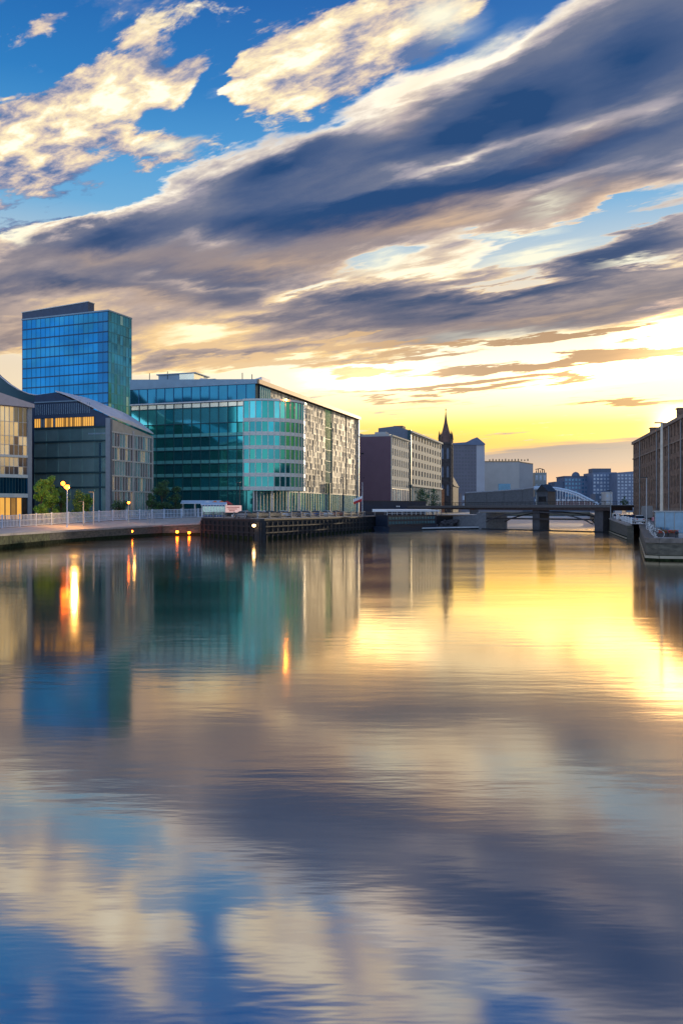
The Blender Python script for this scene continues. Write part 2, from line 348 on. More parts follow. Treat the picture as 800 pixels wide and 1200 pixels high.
mt['white_metal']=mat('white_metal',(.72,.74,.76),.4,var=.05)
mt['picket']=mat('picket_blue_white',(.46,.56,.70),.45,var=.12)
mt['dark_metal']=mat('dark_metal',(.03,.033,.04),.4,metal=.3,var=.2)
mt['steel']=mat('grey_steel',(.30,.31,.33),.45,metal=.4,var=.15)
mt['far_land']=mat('far_ground',(.12,.13,.12),.9,var=.2,scale=.05)
# ---------------------------------------------------------------- left bank
def sheet(name, rows, m, kind='structure'):
    mb=MB()
    for i in range(len(rows)-1):
        for j in range(len(rows[0])-1):
            mb.face([rows[i][j],rows[i][j+1],rows[i+1][j+1],rows[i+1][j]])
    return tag(mb.build(name,m),kind=kind)
LE=[(-62,-200,2.2),(-56,60,2.2),(-49.9,121,2.2),(-48.9,139,2.15),(-45.6,160,2.2),(-39.6,183,2.4),(-31.4,184,2.75),(-30.5,181.5,4.0),(-15.3,156,4.0),(6.7,216,4.0),(24,242,4.0),(43,262,4.0),(66,400,3.8),(100,600,3.6),(125,752,3.6)]
LF=[(-75,-200,2.5),(-69,60,2.5),(-57.7,140,2.62),(-54.6,155,2.95),(-49.5,178,3.4),(-42.8,198,3.65),(-36,206,3.8),(-34,207,4.02),(-24,208,4.02),(-4,225,4.02),(14,250,4.02),(33,275,4.02),(56,402,3.9),(90,602,3.7),(115,760,3.7)]
LB=[(-3000,y,3.4 if y<200 else 4.03) for y in (-200,60,121,140,165,198,209,213,216,235,262,290,405,605,770)]
# walkway between quay edge and fence, ground behind it
walk=sheet('promenade',[[e,f] for e,f in zip(LE,LF)],mt['paving'])
land=sheet('ground',[[(f[0],f[1],f[2]-.004),b] for f,b in zip(LF,LB)],mt['ground'])
def quay(name,pts,m,label,cat='wall',cope=None,copeh=.28,line=None,extra=None,wave=0):
    root=empty(name,(pts[0][0],pts[0][1],0),label=label,cat=cat)
    o=Vector((pts[0][0],pts[0][1]))
    q=MB(); c=MB(); l=MB(); x=MB(); td=MB()
    for a,b in zip(pts,pts[1:]):
        p0=(a[0]-o.x,a[1]-o.y); p1=(b[0]-o.x,b[1]-o.y); L=math.dist(p0,p1)
        z1=[a[2]-copeh,b[2]-copeh,b[2]-copeh,a[2]-copeh]
        q.wall(p0,p1,0,L,-2,z1,-1.2,0)
        td.wall(p0,p1,0,L,-.5,.62,.004,.03)
        if cope: c.wall(p0,p1,-.02,L+.02,z1,[v+copeh+.03 for v in z1],-.9,.14)
        if line: l.wall(p0,p1,0,L,line[0],line[1],0.003,.16)
        if extra: extra(x,p0,p1,L,a[2],b[2])
    q.build('quay_face',m,root); td.build('tide_stain',mt['weed'],root)
    if cope: c.build('coping',cope,root)
    if line: l.build('waterline_strip',mt['cream_line'],root)  # pale strip running just above the waterline
    if extra: x.build('fender_posts',mt['black_timber'],root)
    return root
quay('quay_wall',LE[1:4],mt['moss'],'mossy green stone quay wall at the left edge of the river, below the pale promenade',cope=mt['coping'],copeh=.3)
quay('quay_wall',LE[3:8],mt['quay_stone'],'brown stone quay wall curving below the fenced pale promenade, left of the black timber wharf',cope=mt['coping'],copeh=.3)
def posts(x,p0,p1,L,za,zb):
    n=int(L/2.4)
    for i in range(n+1):
        t=L*i/n; x.wall(p0,p1,t-.14,t+.14,-1.5,za-.6,.003,.3)
    for z in (1.2,2.4): x.wall(p0,p1,0,L,z,z+.25,.304,.42)
quay('timber_wharf',LE[7:11],mt['black_timber'],'long black timber wharf on piles in front of the teal glass office block','wharf',cope=mt['dark_metal'],copeh=.3,extra=posts)
quay('quay_wall',LE[10:12],mt['black_timber'],'dark quay wall behind the moored blue barge, running to the bridge',cope=mt['dark_metal'])
quay('quay_wall',LE[11:15],mt['quay_stone'],'distant left bank wall seen through the arch beneath the bridge',cope=mt['coping'])
# ---------------------------------------------------------------- right bank
RE=[(90,93.4,2.5),(38.4,93,2.5),(35.9,93.6,2.5),(34.9,95,2.5),(56.5,157,3.0),(54.6,158.5,3.0),(62,188,3.4),(71.7,225,3.8),(95,310,3.8),(150,500,3.8),(225,750,3.6)]
RB=[(900,93,2.5),(900,94,2.5),(900,95,2.5),(900,110,3.4),(900,157,3.6),(900,170,3.6),(900,190,3.7),(900,230,3.8),(900,310,3.8),(900,500,3.8),(900,760,3.6)]
RM=[(90,97,2.55),(48,99,2.55),(47,100,2.55),(46,103,2.6),(66,157,3.2),(66.5,162,3.2),(73,190,3.5),(82,226,3.85),(105,312,3.85),(160,502,3.85),(235,755,3.65)]
sheet('quayside_pavement',[[m,e] for e,m in zip(RE,RM)],mt['paving'])
sheet('ground',[[(b[0],b[1],b[2]-.004),(m[0],m[1],m[2]-.004)] for m,b in zip(RM,RB)],mt['ground'])
quay('wharf_wall',[p for p in RE[4::-1]][::-1][::-1],mt['quay_stone'],'dark rounded wharf end with a cream strip above the waterline, nearest on the right bank',cope=mt['coping_dark'],copeh=.5,line=(.25,.55))
quay('quay_wall',RE[7:4:-1],mt['quay_stone'],'dark stone quay wall from the bridge to the notch beside the rounded wharf end',cope=mt['coping'],copeh=.3,line=(.15,.4))
quay('quay_wall',RE[10:6:-1],mt['quay_stone'],'distant right bank wall beyond the bridge',cope=mt['coping'])
# far bank that closes the river bend, and land to the horizon
quay('quay_wall',[(125,752,3.6),(225,750,3.6)],mt['quay_stone'],'farthest quay wall closing the river where it bends',cope=mt['coping'])
mb=MB()
mb.face([(-3000,770,3.9),(115,760,3.69),(125,752,3.6),(225,750,3.6),(235,755,3.64),(900,760,3.59),(6000,900,3.6),(6000,8900,3.6),(-6000,8900,3.6),(-6000,770,3.9)])
tag(mb.build('far_ground',mt['far_land']),kind='structure')
# ---------------------------------------------------------------- picket fence along the promenade
def fence(pts, h, label, name='picket_fence', step=.42, m=None, mid=True, postm=None):
    m=m or mt['picket']; postm=postm or m
    root=empty(name,pts[0],label=label,cat='fence'); o=Vector(pts[0])
    a_=MB(); np_=0
    for a,b in zip(pts,pts[1:]):
        a=Vector(a)-o; b=Vector(b)-o; L=(b.xy-a.xy).length; n=max(1,int(L/step)); p0=a.xy; p1=b.xy
        zr=lambda z,w:([a.z+z,b.z+z,b.z+z,a.z+z],[a.z+z+w,b.z+z+w,b.z+z+w,a.z+z+w])
        a_.wall(p0,p1,0,L,*zr(h-.1,.1),-.04,.05); a_.wall(p0,p1,0,L,*zr(.12,.1),-.04,.05)
        if mid: a_.wall(p0,p1,0,L,*zr(h*.52,.08),-.04,.05)
        for i in range(n):
            t=(i+.5)*L/n; z=a.z+(b.z-a.z)*t/L
            a_.wall(p0,p1,t-.07,t+.07,z+.1,z+h-.02,-.02,.03)
        k=max(1,int(L/5))
        for i in range(k+1):
            t=i*L/k; z=a.z+(b.z-a.z)*t/L; b_=MB(); b_.wall(p0,p1,t-.11,t+.11,z-.05,z+h+.15,-.1,.12); b_.build('post',postm,root)
    a_.build('railings',m,root)
    return root
f_in=[(x+.4,y,z) for x,y,z in LF]
fence([(-66,80,2.52)]+f_in[2:7]+[(-33,209,4.0)],2.15,'tall pale blue picket fence along the back of the left promenade')
w_in=lambda p,d:(p[0]+d[0],p[1]+d[1],p[2])
fence([(-30.3,182.4,4.03),(-15.9,157.6,4.03),(6.0,216.6,4.03),(23.2,242.6,4.03)],1.15,'low dark railing along the top of the black timber wharf',name='wharf_railing',step=.5,m=mt['dark_metal'],postm=mt['steel'])
fence([(57.2,157.5,3.02),(55.6,159,3.02),(62.8,188,3.42),(72.4,225,3.82)],1.1,'pale steel railing on the right quay between the notch and the bridge',name='quay_railing',step=.9,m=mt['white_metal'])
# ---------------------------------------------------------------- building materials
def glass(name,col,rough=.06,metal=.75,var=.1,scale=.3): return mat(name,col,rough,metal=metal,var=var,scale=scale)
g=mt
g['blue1']=glass('blue_glass',(.016,.17,.36),.04,.9,var=.35,scale=.06); g['blue2']=glass('blue_glass_deep',(.012,.12,.27),var=.2,scale=.05); g['blue3']=glass('blue_glass_bright',(.03,.23,.42),var=.3,scale=.08)
g['tgreen1']=glass('green_glass',(.014,.13,.27),.05,.9,var=.3,scale=.1); g['tgreen2']=glass('green_glass_pale',(.13,.27,.36)); g['tgreen3']=glass('green_glass_deep',(.012,.11,.20))
g['teal1']=glass('teal_glass',(.035,.34,.37)); g['teal2']=glass('teal_glass_bright',(.11,.52,.54)); g['teal3']=glass('teal_glass_dark',(.028,.22,.24)); g['teal4']=glass('teal_glass_green',(.03,.27,.24))
g['tealtop']=glass('teal_glass_top',(.025,.16,.25)); g['spandrel']=mat('teal_spandrel',(.10,.36,.34),.35,metal=.35,var=.12)
g['whiteband']=mat('pale_spandrel',(.55,.56,.52),.4,var=.08)
g['slate1']=glass('slate_glass',(.26,.42,.42),.12,.6); g['slate2']=glass('slate_glass_deep',(.20,.35,.36),.12,.6)
g['navy']=mat('navy_cladding',(.035,.06,.115),.5,metal=.2,var=.15,scale=.6); g['navyteal']=mat('dark_teal_fascia',(.02,.075,.10),.4,metal=.3,var=.12,scale=.3)
g['roofpale']=mat('pale_zinc_roof',(.66,.60,.62),.4,metal=.25,var=.08,scale=.5)
g['fascia']=mat('mauve_grey_fascia',(.40,.36,.38),.5,var=.06)
g['creamglass1']=glass('gold_reflection_tinted_glass',(.92,.74,.46),.22,.6,.12); g['creamglass2']=glass('gold_reflection_tinted_glass_pale',(.97,.84,.62),.22,.6,.1); g['creamglass3']=glass('smoked_glass',(.16,.15,.16),.1,.6)  # gold panes hold the sunset reflection in their base colour
g['clad1']=mat('cream_panels',(.36,.31,.24),.55,metal=.1,var=.12,scale=.8); g['clad2']=mat('cream_panels_pale',(.44,.39,.31),.5,metal=.12,var=.1,scale=.8); g['clad3']=mat('cream_panels_dark',(.22,.19,.15),.55,metal=.1,var=.15)  # third cream tone is simply darker, picked at random
g['openings']=mat('dark_openings',(.02,.022,.024),.25,metal=.2,var=.3)
g['frame_dark']=mat('dark_mullions',(.02,.06,.075),.45,metal=.4,var=.1); g['frame_blue']=mat('blue_mullions',(.02,.10,.22),.4,metal=.4,var=.1)
g['frame_pale']=mat('pale_mullions',(.50,.49,.48),.4,metal=.3,var=.08)
g['post_grey']=mat('grey_corner_post',(.24,.27,.31),.5,metal=.3,var=.08)
g['parapet']=mat('blue_grey_parapet',(.20,.29,.37),.45,metal=.3,var=.1,scale=.4)
g['copper']=mat('copper_eaves',(.30,.20,.12),.45,metal=.5,var=.15)
g['amber']=mat('lit_amber_windows',(.5,.3,.08),.4,var=.3,scale=.5,emit=(1,.45,.06),estr=.75)
g['amberdim']=mat('dim_amber_windows',(.3,.16,.04),.4,var=.3,scale=.5,emit=(1,.45,.08),estr=.22)
g['purple']=mat('plum_render',(.15,.08,.10),.8,var=.07,scale=.25)
g['cream_wall']=mat('cream_stone',(.42,.39,.31),.75,var=.12,scale=.6); g['cream_wall2']=mat('cream_stone_pale',(.50,.47,.39),.75,var=.12,scale=.6)
g['grey_roof']=mat('blue_grey_cladding',(.13,.15,.20),.55,metal=.2,var=.1)
g['brick']=mat('dark_church_stone',(.055,.045,.045),.85,var=.4,scale=.8,bump=.3); g['orange_glow_stone']=mat('orange_lit_stone',(.35,.14,.06),.8,var=.3,scale=.8)  # warm light on the orange stone is put into its colour
g['spire']=mat('spire_copper',(.12,.06,.045),.6,var=.35,scale=.5)
g['far_grey']=mat('violet_grey_tower',(.13,.125,.16),.6,var=.1,scale=.1); g['far_grey_pale']=mat('pale_grey_tower_side',(.36,.36,.40),.6,var=.08,scale=.1)
g['far_white']=mat('off_white_cladding',(.40,.38,.37),.6,var=.08,scale=.1); g['far_blue']=mat('haze_tinted_blue_wall',(.11,.15,.24),.6,var=.15,scale=.1); g['far_blue_d']=mat('haze_tinted_blue_wall_dark',(.07,.10,.16),.6,var=.15,scale=.1)  # distance haze is put into the blue wall colours
g['far_win']=glass('far_windows',(.30,.36,.46),.3,.2); g['far_bluewin']=glass('far_blue_window',(.05,.16,.28),.2,.4)
g['rbrick']=mat('dark_brown_brick',(.19,.115,.08),.8,var=.4,scale=.7,bump=.3,stretch=(1,1,2)); g['rbrick2']=mat('grey_brown_render',(.24,.17,.13),.8,var=.3,scale=.5)
g['win_dark']=glass('dark_window_glass',(.035,.035,.045),.12,.5); g['win_cream']=glass('pale_window_glass',(.45,.42,.36),.15,.7)

def nrm(p0,p1):
    d=Vector((p1[0]-p0[0],p1[1]-p0[1])).normalized(); return d,Vector((d.y,-d.x))
def curtain(parent,p0,p1,levels,bay,glasses,frame,fw=.16,fd=.16,tw=.16,tilt=.012,name='glass_panes',pick=None,zskip=(),t0=0,fins=True,fname='mullions',off=.05):
    """curtain wall: every pane its own slightly tilted face, mullions and transoms in relief"""
    d,n=nrm(p0,p1); L=math.dist(p0[:2],p1[:2]); nb=max(1,round(L/bay)); b=L/nb
    gm=MB(); fm=MB(); P=Vector((p0[0],p0[1],0)); d3=Vector((d.x,d.y,0)); n3=Vector((n.x,n.y,0))
    for i in range(nb):
        for k in range(len(levels)-1):
            z0,z1=levels[k],levels[k+1]
            mi=pick(i,k,nb) if pick else random.choices(range(len(glasses)),[3]+[1]*(len(glasses)-1))[0]
            if mi is None: continue
            ax=random.gauss(0,tilt)*b/2; az_=random.gauss(0,tilt)*(z1-z0)/2
            c=[]
            for (t,z,sa_,sb_) in ((i*b,z0,-1,-1),((i+1)*b,z0,1,-1),((i+1)*b,z1,1,1),(i*b,z1,-1,1)):
                c.append(P+d3*t+n3*(off+.045+sa_*ax*.6+sb_*az_*.6)+Vector((0,0,z)))
            gm.face(c,mi)
    if fins:
        for i in range(nb+1):
            t=i*b; fm.wall(p0,p1,max(0,t-fw/2),min(L,t+fw/2),levels[0],levels[-1],off-.05,off+fd)
    for z in levels:
        fm.wall(p0,p1,0,L,z-tw/2,z+tw/2,off-.05,off+fd+.012)
    gm.build(name,glasses,parent); fm.build(fname,frame,parent)
def body(parent,poly,z0,z1,m,name='walls'):
    mb=MB(); mb.hexa(poly,z0,z1); return mb.build(name,m,parent)
def line_x(px_,X0,Y0,a,):
    """distance along the line from (X0,Y0) towards azimuth a where it crosses photo column px_"""
    k=(px_-400)/F; return (k*Y0-X0)/(math.sin(a)-k*math.cos(a))

# ================================================================ B1 gold-glass building at the far left
a=R(43); X0,Y0=-71.5,190
b1=empty('gold_glass_building',(X0,Y0,3.3),-a,'gold-reflecting glass office building with white floor bands, cut by the left edge','building')
body(b1,[(0.0,0.0),(0,-45),(-30,-45),(-30,0.0)],0,26.0,g['navy'])
Z=lambda z:z-3.3
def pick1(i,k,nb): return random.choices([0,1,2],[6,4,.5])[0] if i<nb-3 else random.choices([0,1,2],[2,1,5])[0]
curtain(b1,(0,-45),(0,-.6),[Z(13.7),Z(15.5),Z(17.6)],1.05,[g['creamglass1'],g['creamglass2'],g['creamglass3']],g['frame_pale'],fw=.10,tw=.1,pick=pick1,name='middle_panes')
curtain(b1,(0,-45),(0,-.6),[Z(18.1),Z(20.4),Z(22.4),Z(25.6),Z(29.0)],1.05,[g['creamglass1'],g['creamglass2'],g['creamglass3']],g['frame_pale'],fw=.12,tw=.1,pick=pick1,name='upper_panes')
curtain(b1,(0,-45),(0,-.6),[Z(9.4),Z(13.0)],.7,[g['tgreen3'],g['teal4'],g['tgreen1']],g['frame_dark'],fw=.08,name='green_panes')
curtain(b1,(0,-45),(0,-.6),[.2,Z(8.5)],1.3,[g['amber'],g['amberdim'],g['openings']],g['frame_dark'],fw=.2,pick=lambda i,k,nb:random.choice([0,0,1,1,2]),name='lit_ground_floor_panes')
mb=MB()
for z0,z1 in ((8.5,9.4),(13.0,13.7),(17.6,18.1)): mb.wall((0,-45),(0,.3),0,45.3,Z(z0),Z(z1),0,.45)
mb.build('floor_bands',g['whiteband'],b1)
mb=MB(); mb.box(-.3,-.6,0,.5,.35,26.2); mb.build('corner_post',g['post_grey'],b1)
mb=MB()
prof=[(0.6,25.8),(0.6,26.6),(-8,28.6),(-16,31.6),(-26,36.5),(-40,45),(-45,47),(-45,25.8)]
mb.prism([(p[0],p[1]) for p in prof],(1.2,0,0),(0,1,0),(0,0,1),(-1,0,0),1.4)
mb.build('eaves_fascia',g['fascia'],b1)
mb=MB(); mb.prism([(p[0]-.05,p[1]-.1) for p in prof],(-.25,0,0),(0,1,0),(0,0,1),(-1,0,0),29); mb.build('roof',g['navy'],b1)

# ================================================================ B2 gabled glass building
a=R(18); X0,Y0=PX(130,200),200
b2=empty('gabled_glass_building',(X0,Y0,3.4),-a,'slate glass building with steep pale zinc roof and a lit amber window strip','building')
Z=lambda z:z-3.4
D2=18.6; W2=21.9
mb=MB(); mb.hexa([(0,0),(0,D2),(-W2,D2),(-W2,0)],0,[Z(27.9),Z(25.2),Z(31),Z(34)]); mb.build('walls',g['navy'],b2)
# gable above the amber strip
gb=MB(); gb.prism([(0,Z(24)),(0,Z(28.0)),(-15.5,Z(34.7)),(-W2,Z(34.2)),(-W2,Z(24))],(0,-.02,0),(1,0,0),(0,0,1),(0,-1,0),-.6)
gb.build('gable',g['navy'],b2)
mb=MB(); mb.box(-W2-14,.8,0,-W2-.02,3,Z(33)); mb.build('link_wall',g['navy'],b2)
gv=MB()
for i in range(26): gv.box(-W2+.4+i*.62,-.16,Z(29.3),-W2+.55+i*.62,-.02,Z(31.9))
gv.box(-W2,-.3,Z(32.3),-8.4,-.02,Z(32.6)); gv.build('louvres',g['parapet'],b2)
# roof: ruled surface from ridge/gable edge down to the river eave, dropping to the rear
rf=MB(); n=14
top=[];bot=[]
for i in range(n+1):
    u=i/n; f=Vector((0.35-15.85*(1-u),-.45,Z(34.9)+(Z(28.1)-Z(34.9))*(u**1.12)))
    k=Vector((0.35-15.85*(1-u),D2+.5,Z(33.2)+(Z(25.6)-Z(33.2))*(u**1.7)))
    top.append((f,k))
for i in range(n):
    f0,k0=top[i];f1,k1=top[i+1]; up=Vector((0,0,.28))
    m0=(f0+k0)/2+Vector((0,0,.7)); m1=(f1+k1)/2+Vector((0,0,.7))
    rf.face([f0+up,f1+up,m1+up,m0+up]); rf.face([m0+up,m1+up,k1+up,k0+up]); rf.face([f0,f0+up*0,f1+up*0,f1][:2]+[f1+up,f0+up][:2]) if False else None
    rf.face([f0,f1,f1+up,f0+up]); rf.face([k1,k0,k0+up,k1+up])
rf.face([top[-1][0],top[-1][1],top[-1][1]+up,(top[-1][0]+top[-1][1])/2+Vector((0,0,.7))+up,top[-1][0]+up])
rf.face([(-15.5,0,Z(34.8)),(-W2,0,Z(34.3)),(-W2,D2,Z(32)),(-15.5,D2,Z(33.4))])
rf.build('roof',g['roofpale'],b2,smooth=False)
# river face
curtain(b2,(0,0),(0,D2),[.3,Z(10.3),Z(14.0),Z(17.8),Z(21.0),Z(24.6)],1.2,[g['slate1'],g['creamglass3'],g['creamglass1'],g['slate2']],g['frame_pale'],fw=.1,tw=.34,fd=.3,name='river_side_panes',pick=lambda i,k,nb:random.choices([0,1,2,3],[2,4,5 if k>2 else 1.2,2])[0])
mb=MB(); mb.hexa([(-.2,.5),(.22,.5),(.22,D2),(-.2,D2)],Z(24.8),[Z(27.6),Z(27.6),Z(25.0),Z(25.0)]); mb.build('eaves_band',g['clad2'],b2)
mb=MB(); mb.box(.3,9.2,0,.62,9.5,Z(25.6)); mb.box(.3,D2-.3,0,.62,D2,Z(25.0)); mb.build('white_posts',g['frame_pale'],b2)
mb=MB(); mb.box(-1.1,-.5,0,.35,-.02,Z(27.9)); mb.box(.03,-.5,0,.35,.3,Z(27.6)); mb.build('corner_post',g['post_grey'],b2)
# front face
lv=[.3,Z(11.2),Z(14.8),Z(18.6),Z(22.5),Z(25.9)]
curtain(b2,(-W2,0),(-1.1,0),lv,3.4,[g['slate1'],g['slate2']],g['slate2'],fw=.06,fd=.08,tw=.1,name='front_panes')
mb=MB()
for z in lv[1:]: mb.wall((-W2,0),(-1.1,0),0,W2-1.1,z-.22,z+.2,.02,.3)
mb.build('dark_bands',g['frame_dark'],b2)
curtain(b2,(-W2,0),(-4.6,0),[Z(26.15),Z(28.4)],.62,[g['amber'],g['amberdim'],g['post_grey']],g['frame_dark'],fw=.05,tw=.08,name='amber_windows',pick=lambda i,k,nb:2 if i in (3,4,9) else random.choice([0,0,0,1]),fname='amber_window_frames')
mb=MB(); mb.box(-3.2,-.16,.3,-2.5,-.04,Z(22)); mb.build('pale_light_strip',g['tgreen2'],b2)
mb=MB()
for i in range(14): mb.box(-6.2+i*.35,-.13,Z(24.0)+random.uniform(0,.1),-6.0+i*.35,-.04,Z(24.45))
mb.build('lettering',g['parapet'],b2)
# sweeping roof fin behind the gold-glass building
mb=MB(); 
cur=[(-15.5,34.75),(-21.9,34.35),(-24.3,34.8),(-27.5,36.0),(-30.5,37.7),(-33.5,39.9),(-38,44),(-44,50)]
mb.prism([(x,Z(z)) for x,z in cur]+[(-44,Z(41)),(-38,Z(37)),(-33.5,Z(34)),(-28,Z(31)),(-21.9,Z(30.4))],(0,1.0,0),(1,0,0),(0,0,1),(0,1,0),1.0)
mb.prism([(cur[2][0],Z(20)),(cur[2][0],Z(33)),(-44,Z(33)),(-44,Z(20))],(0,1.5,0),(1,0,0),(0,0,1),(0,1,0),7)
mb.build('swept_roof',g['navyteal'],b2)
mb=MB()
for (x0,z0),(x1,z1) in zip(cur,cur[1:]): mb.tube([(x0,.9,Z(z0)+.08),(x1,.9,Z(z1)+.08)],.14,6)
mb.build('roof_edge_trim',g['roofpale'],b2)

# ================================================================ tower
a=R(22); X0,Y0=PX(127,300),300
tw=empty('blue_glass_tower',(X0,Y0,3.9),-a,'tall blue glass tower with a green glass side, rising behind the gabled building','tower')
Z=lambda z:z-3.9; TT=Z(PZ(364.5,300)); WT=39.6; DT=13.8
body(tw,[(0,0),(0,DT),(-WT,DT),(-WT,0)],0,TT-.1,g['frame_blue'])
lev=[TT-i*3.7 for i in range(int(TT/3.7),-1,-1)]
def pt(i,k,nb): 
    r=random.random(); return 0 if r<.62 else (1 if r<.85 else 2)
curtain(tw,(-WT,0),(0,0),lev,2.2,[g['blue1'],g['blue2'],g['blue3']],mat('tower_floor_lines',(.006,.05,.12),.4,metal=.4),fw=.06,fd=.12,tw=.45,tilt=.006,name='front_panes',pick=lambda i,k,nb:1 if i>nb-3 else 0)
curtain(tw,(0,0),(0,DT),lev,1.7,[g['tgreen1'],g['tgreen2'],g['tgreen3']],g['tgreen3'],fw=.12,fd=.1,tw=.3,tilt=.02,name='side_panes',pick=lambda i,k,nb:random.choices([0,1,2],[4,.03 if k>12 else (.5 if k>9 else 5),2])[0])
mb=MB(); mb.box(-WT-.3,-.25,TT,.3,DT+.2,TT+.5); mb.build('parapet',g['parapet'],tw)
mb=MB(); mb.hexa([(-WT-1.6,1.5),(-10.2,1.5),(-10.2,5),(-WT-1.6,5)],0,[TT+3.3,TT+4.6,TT+4.6,TT+3.3]); mb.build('rear_screen_wall',g['navy'],tw)
mb=MB(); mb.hexa([(-WT-1.8,1.3),(-10.0,1.3),(-10.0,5.2),(-WT-1.8,5.2)],[TT+3.3,TT+4.6,TT+4.6,TT+3.3],[TT+3.6,TT+4.9,TT+4.9,TT+3.6]); mb.build('screen_coping',g['frame_pale'],tw)

# ================================================================ teal office block
a=R(18); X0,Y0=PX(300,230),230
to=empty('teal_glass_office_block',(X0,Y0,4.0),-a,'large teal glass office block with rounded corner bay and speckled cream panels facing the river','building')
Z=lambda z:z-4.0
LZ=[Z(v) for v in (11.2,15,18.8,22.6,26.4,30.2,34.2)]; ZT0,ZT1=Z(36.2),Z(40.7)
body(to,[(0,0),(0,97),(-39.7,97),(-39.7,0)],0,ZT1,g['frame_dark'])
# front face
def pf(i,k,nb):
    u=i/nb
    if k==6: return random.choice([1,1,0])
    if k==7: return 4  # cream pane row paints a reflected strip onto the glass
    if k in (0,): return 2
    if k==5: return random.choice([0,0,2,3])
    return random.choices([0,2,3],[2,3,3] if u>.5 else [1,2,4])[0]
flv=[.3]+LZ[:6]+[Z(34.7),Z(36.1)]
curtain(to,(-39.7,0),(0,0),flv,2.9,[g['teal1'],g['teal2'],g['teal3'],g['teal4'],g['creamglass2']],g['frame_dark'],fw=.17,fd=.28,tw=.2,tilt=.01,name='front_panes',pick=lambda i,k,nb:pf(i,k,nb))
mb=MB()
for z in LZ[:5]: mb.wall((-39.7,0),(0,0),0,39.7,z-.1,z+1.0,.1,.22)
mb.build('front_spandrels',g['spandrel'],to)
curtain(to,(-39.7,0),(0.0,0),[ZT0+.25,ZT1],2.9,[g['tealtop']],g['frame_blue'],fw=.16,fd=.2,tilt=.004,name='top_floor_panes',pick=lambda i,k,nb:0,off=.3)
mb=MB(); mb.wall((-39.7,0),(0,0),0,39.8,ZT0-.12,ZT0+.25,.1,.75); mb.build('white_ledge',g['frame_pale'],to)
mb=MB(); mb.hexa([(-39.7,-.7),(.6,-.7),(.6,.8),(-39.7,.8)],ZT1,[ZT1+3.0,ZT1+1.2,ZT1+1.2,ZT1+3.0]); mb.build('parapet',g['parapet'],to)
# curved bay: arc from the front corner sweeping onto the river side
CB0=-3.0; LBAY=37.0
arc=[]
for i in range(13):
    t=math.pi/2*i/12; arc.append((-3+13.2*math.sin(t), 10-11.6*math.cos(t)))
arc+=[(9.6,12.6),(7.5,15),(4,16.6),(.4,17.2)]
bay_top=Z(36.2)
bm_=MB(); poly=[(x,y) for x,y in arc]+[(-3,17)]
bm_.hexa(poly,LZ[0]-.2,bay_top-.3); bm_.build('bay_walls',g['teal3'],to)
gl=MB(); wb=MB(); fn=MB(); wbs=[MB() for _ in LZ[:6]]
bl=LZ[:6]+[bay_top-.3]
for si,(p0,p1) in enumerate(zip(arc,arc[1:])):
    d,nn=nrm(p0,p1); L=math.dist(p0,p1); nb=max(1,round(L/1.9))
    for i in range(nb):
        for k in range(len(bl)-1):
            q0=Vector(p0)+d*(L*i/nb)+nn*.06; q1=Vector(p0)+d*(L*(i+1)/nb)+nn*(.06+random.uniform(-.015,.015))
            mi=random.choice([0,0,3,1]) if k==5 else random.choices([0,2,3],[.5,5,3])[0]
            gl.face([(q0.x,q0.y,bl[k]),(q1.x,q1.y,bl[k]),(q1.x,q1.y,bl[k+1]),(q0.x,q0.y,bl[k+1])],mi)
        fn.wall(p0,p1,L*i/nb-.1,L*i/nb+.1,bl[0],bl[-1],.05,.34)
    for q_,z in zip(wbs,LZ[:6]): q_.wall(p0,p1,-.03,L+.03,z-.1,z+.95,.08,.25)
    wb.wall(p0,p1,-.02,L+.02,bay_top-.35,bay_top+.2,-.1,.6)
gl.build('bay_panes',[g['teal1'],g['teal2'],g['teal3'],g['teal4']],to); wb.build('bay_roof_ledge',g['whiteband'],to)
for q_ in wbs: q_.build('bay_white_band',g['whiteband'],to)
gl,fn=gl,fn; fn.build('bay_fins',g['frame_pale'],to)
for x,y in [arc[2],arc[5],arc[8],arc[11]]:
    bm_=MB(); bm_.tube([(x-.9,y+.8,0),(x-.9,y+.8,LZ[0]-.2)],.25,10); bm_.build('bay_column',g['frame_pale'],to)
# river side: ground floor, cream panels with random narrow openings
curtain(to,(0,0),(0,97),[.3,LZ[0]],2.4,[g['teal1'],g['teal2'],g['teal4'],g['teal3']],g['frame_pale'],fw=.2,fd=.3,name='ground_floor_panes')
curtain(to,(0,2),(0,9.7),[ZT0+.25,ZT1],1.6,[g['tealtop']],g['frame_blue'],tilt=.003,name='corner_top_panes',off=.2)
cl=MB(); og=MB()
og.wall((0,0),(0,97),9.7,97,LZ[0],ZT1,.01,.03)
nc=58; cw=(97-9.7)/nc; zb=LZ[0]; fl_=[zb+i*(ZT1-.3-zb)/15 for i in range(16)]
slot=lambda t: 57.7<t<66 or 79.7<t<82.6
for c_ in range(nc):
    t0=9.7+c_*cw
    if slot(t0+cw/2): continue
    for z0,z1 in zip(fl_,fl_[1:]):
        if t0<18 and z0<bay_top-.5: continue
        mi=random.choices([0,1,2],[5,4,1])[0]; o_=random.uniform(.22,.34); q=random.random()
        sp=z0+.55
        cl.wall((0,0),(0,97),t0+.004,t0+cw-.004,z0+.004,sp,.03,o_,mi)
        if q<.2: cl.wall((0,0),(0,97),t0+.004,t0+cw-.004,sp+.002,z1-.002,.03,o_,mi)
        else:
            w0=random.choice([.12,.45,.6]); ww_=random.choice([.3,.3,.45])
            cl.wall((0,0),(0,97),t0+.004,t0+cw*w0,sp+.002,z1-.002,.03,o_,mi)
            if w0+ww_<.98: cl.wall((0,0),(0,97),t0+cw*(w0+ww_),t0+cw-.004,sp+.002,z1-.002,.03,o_,mi)
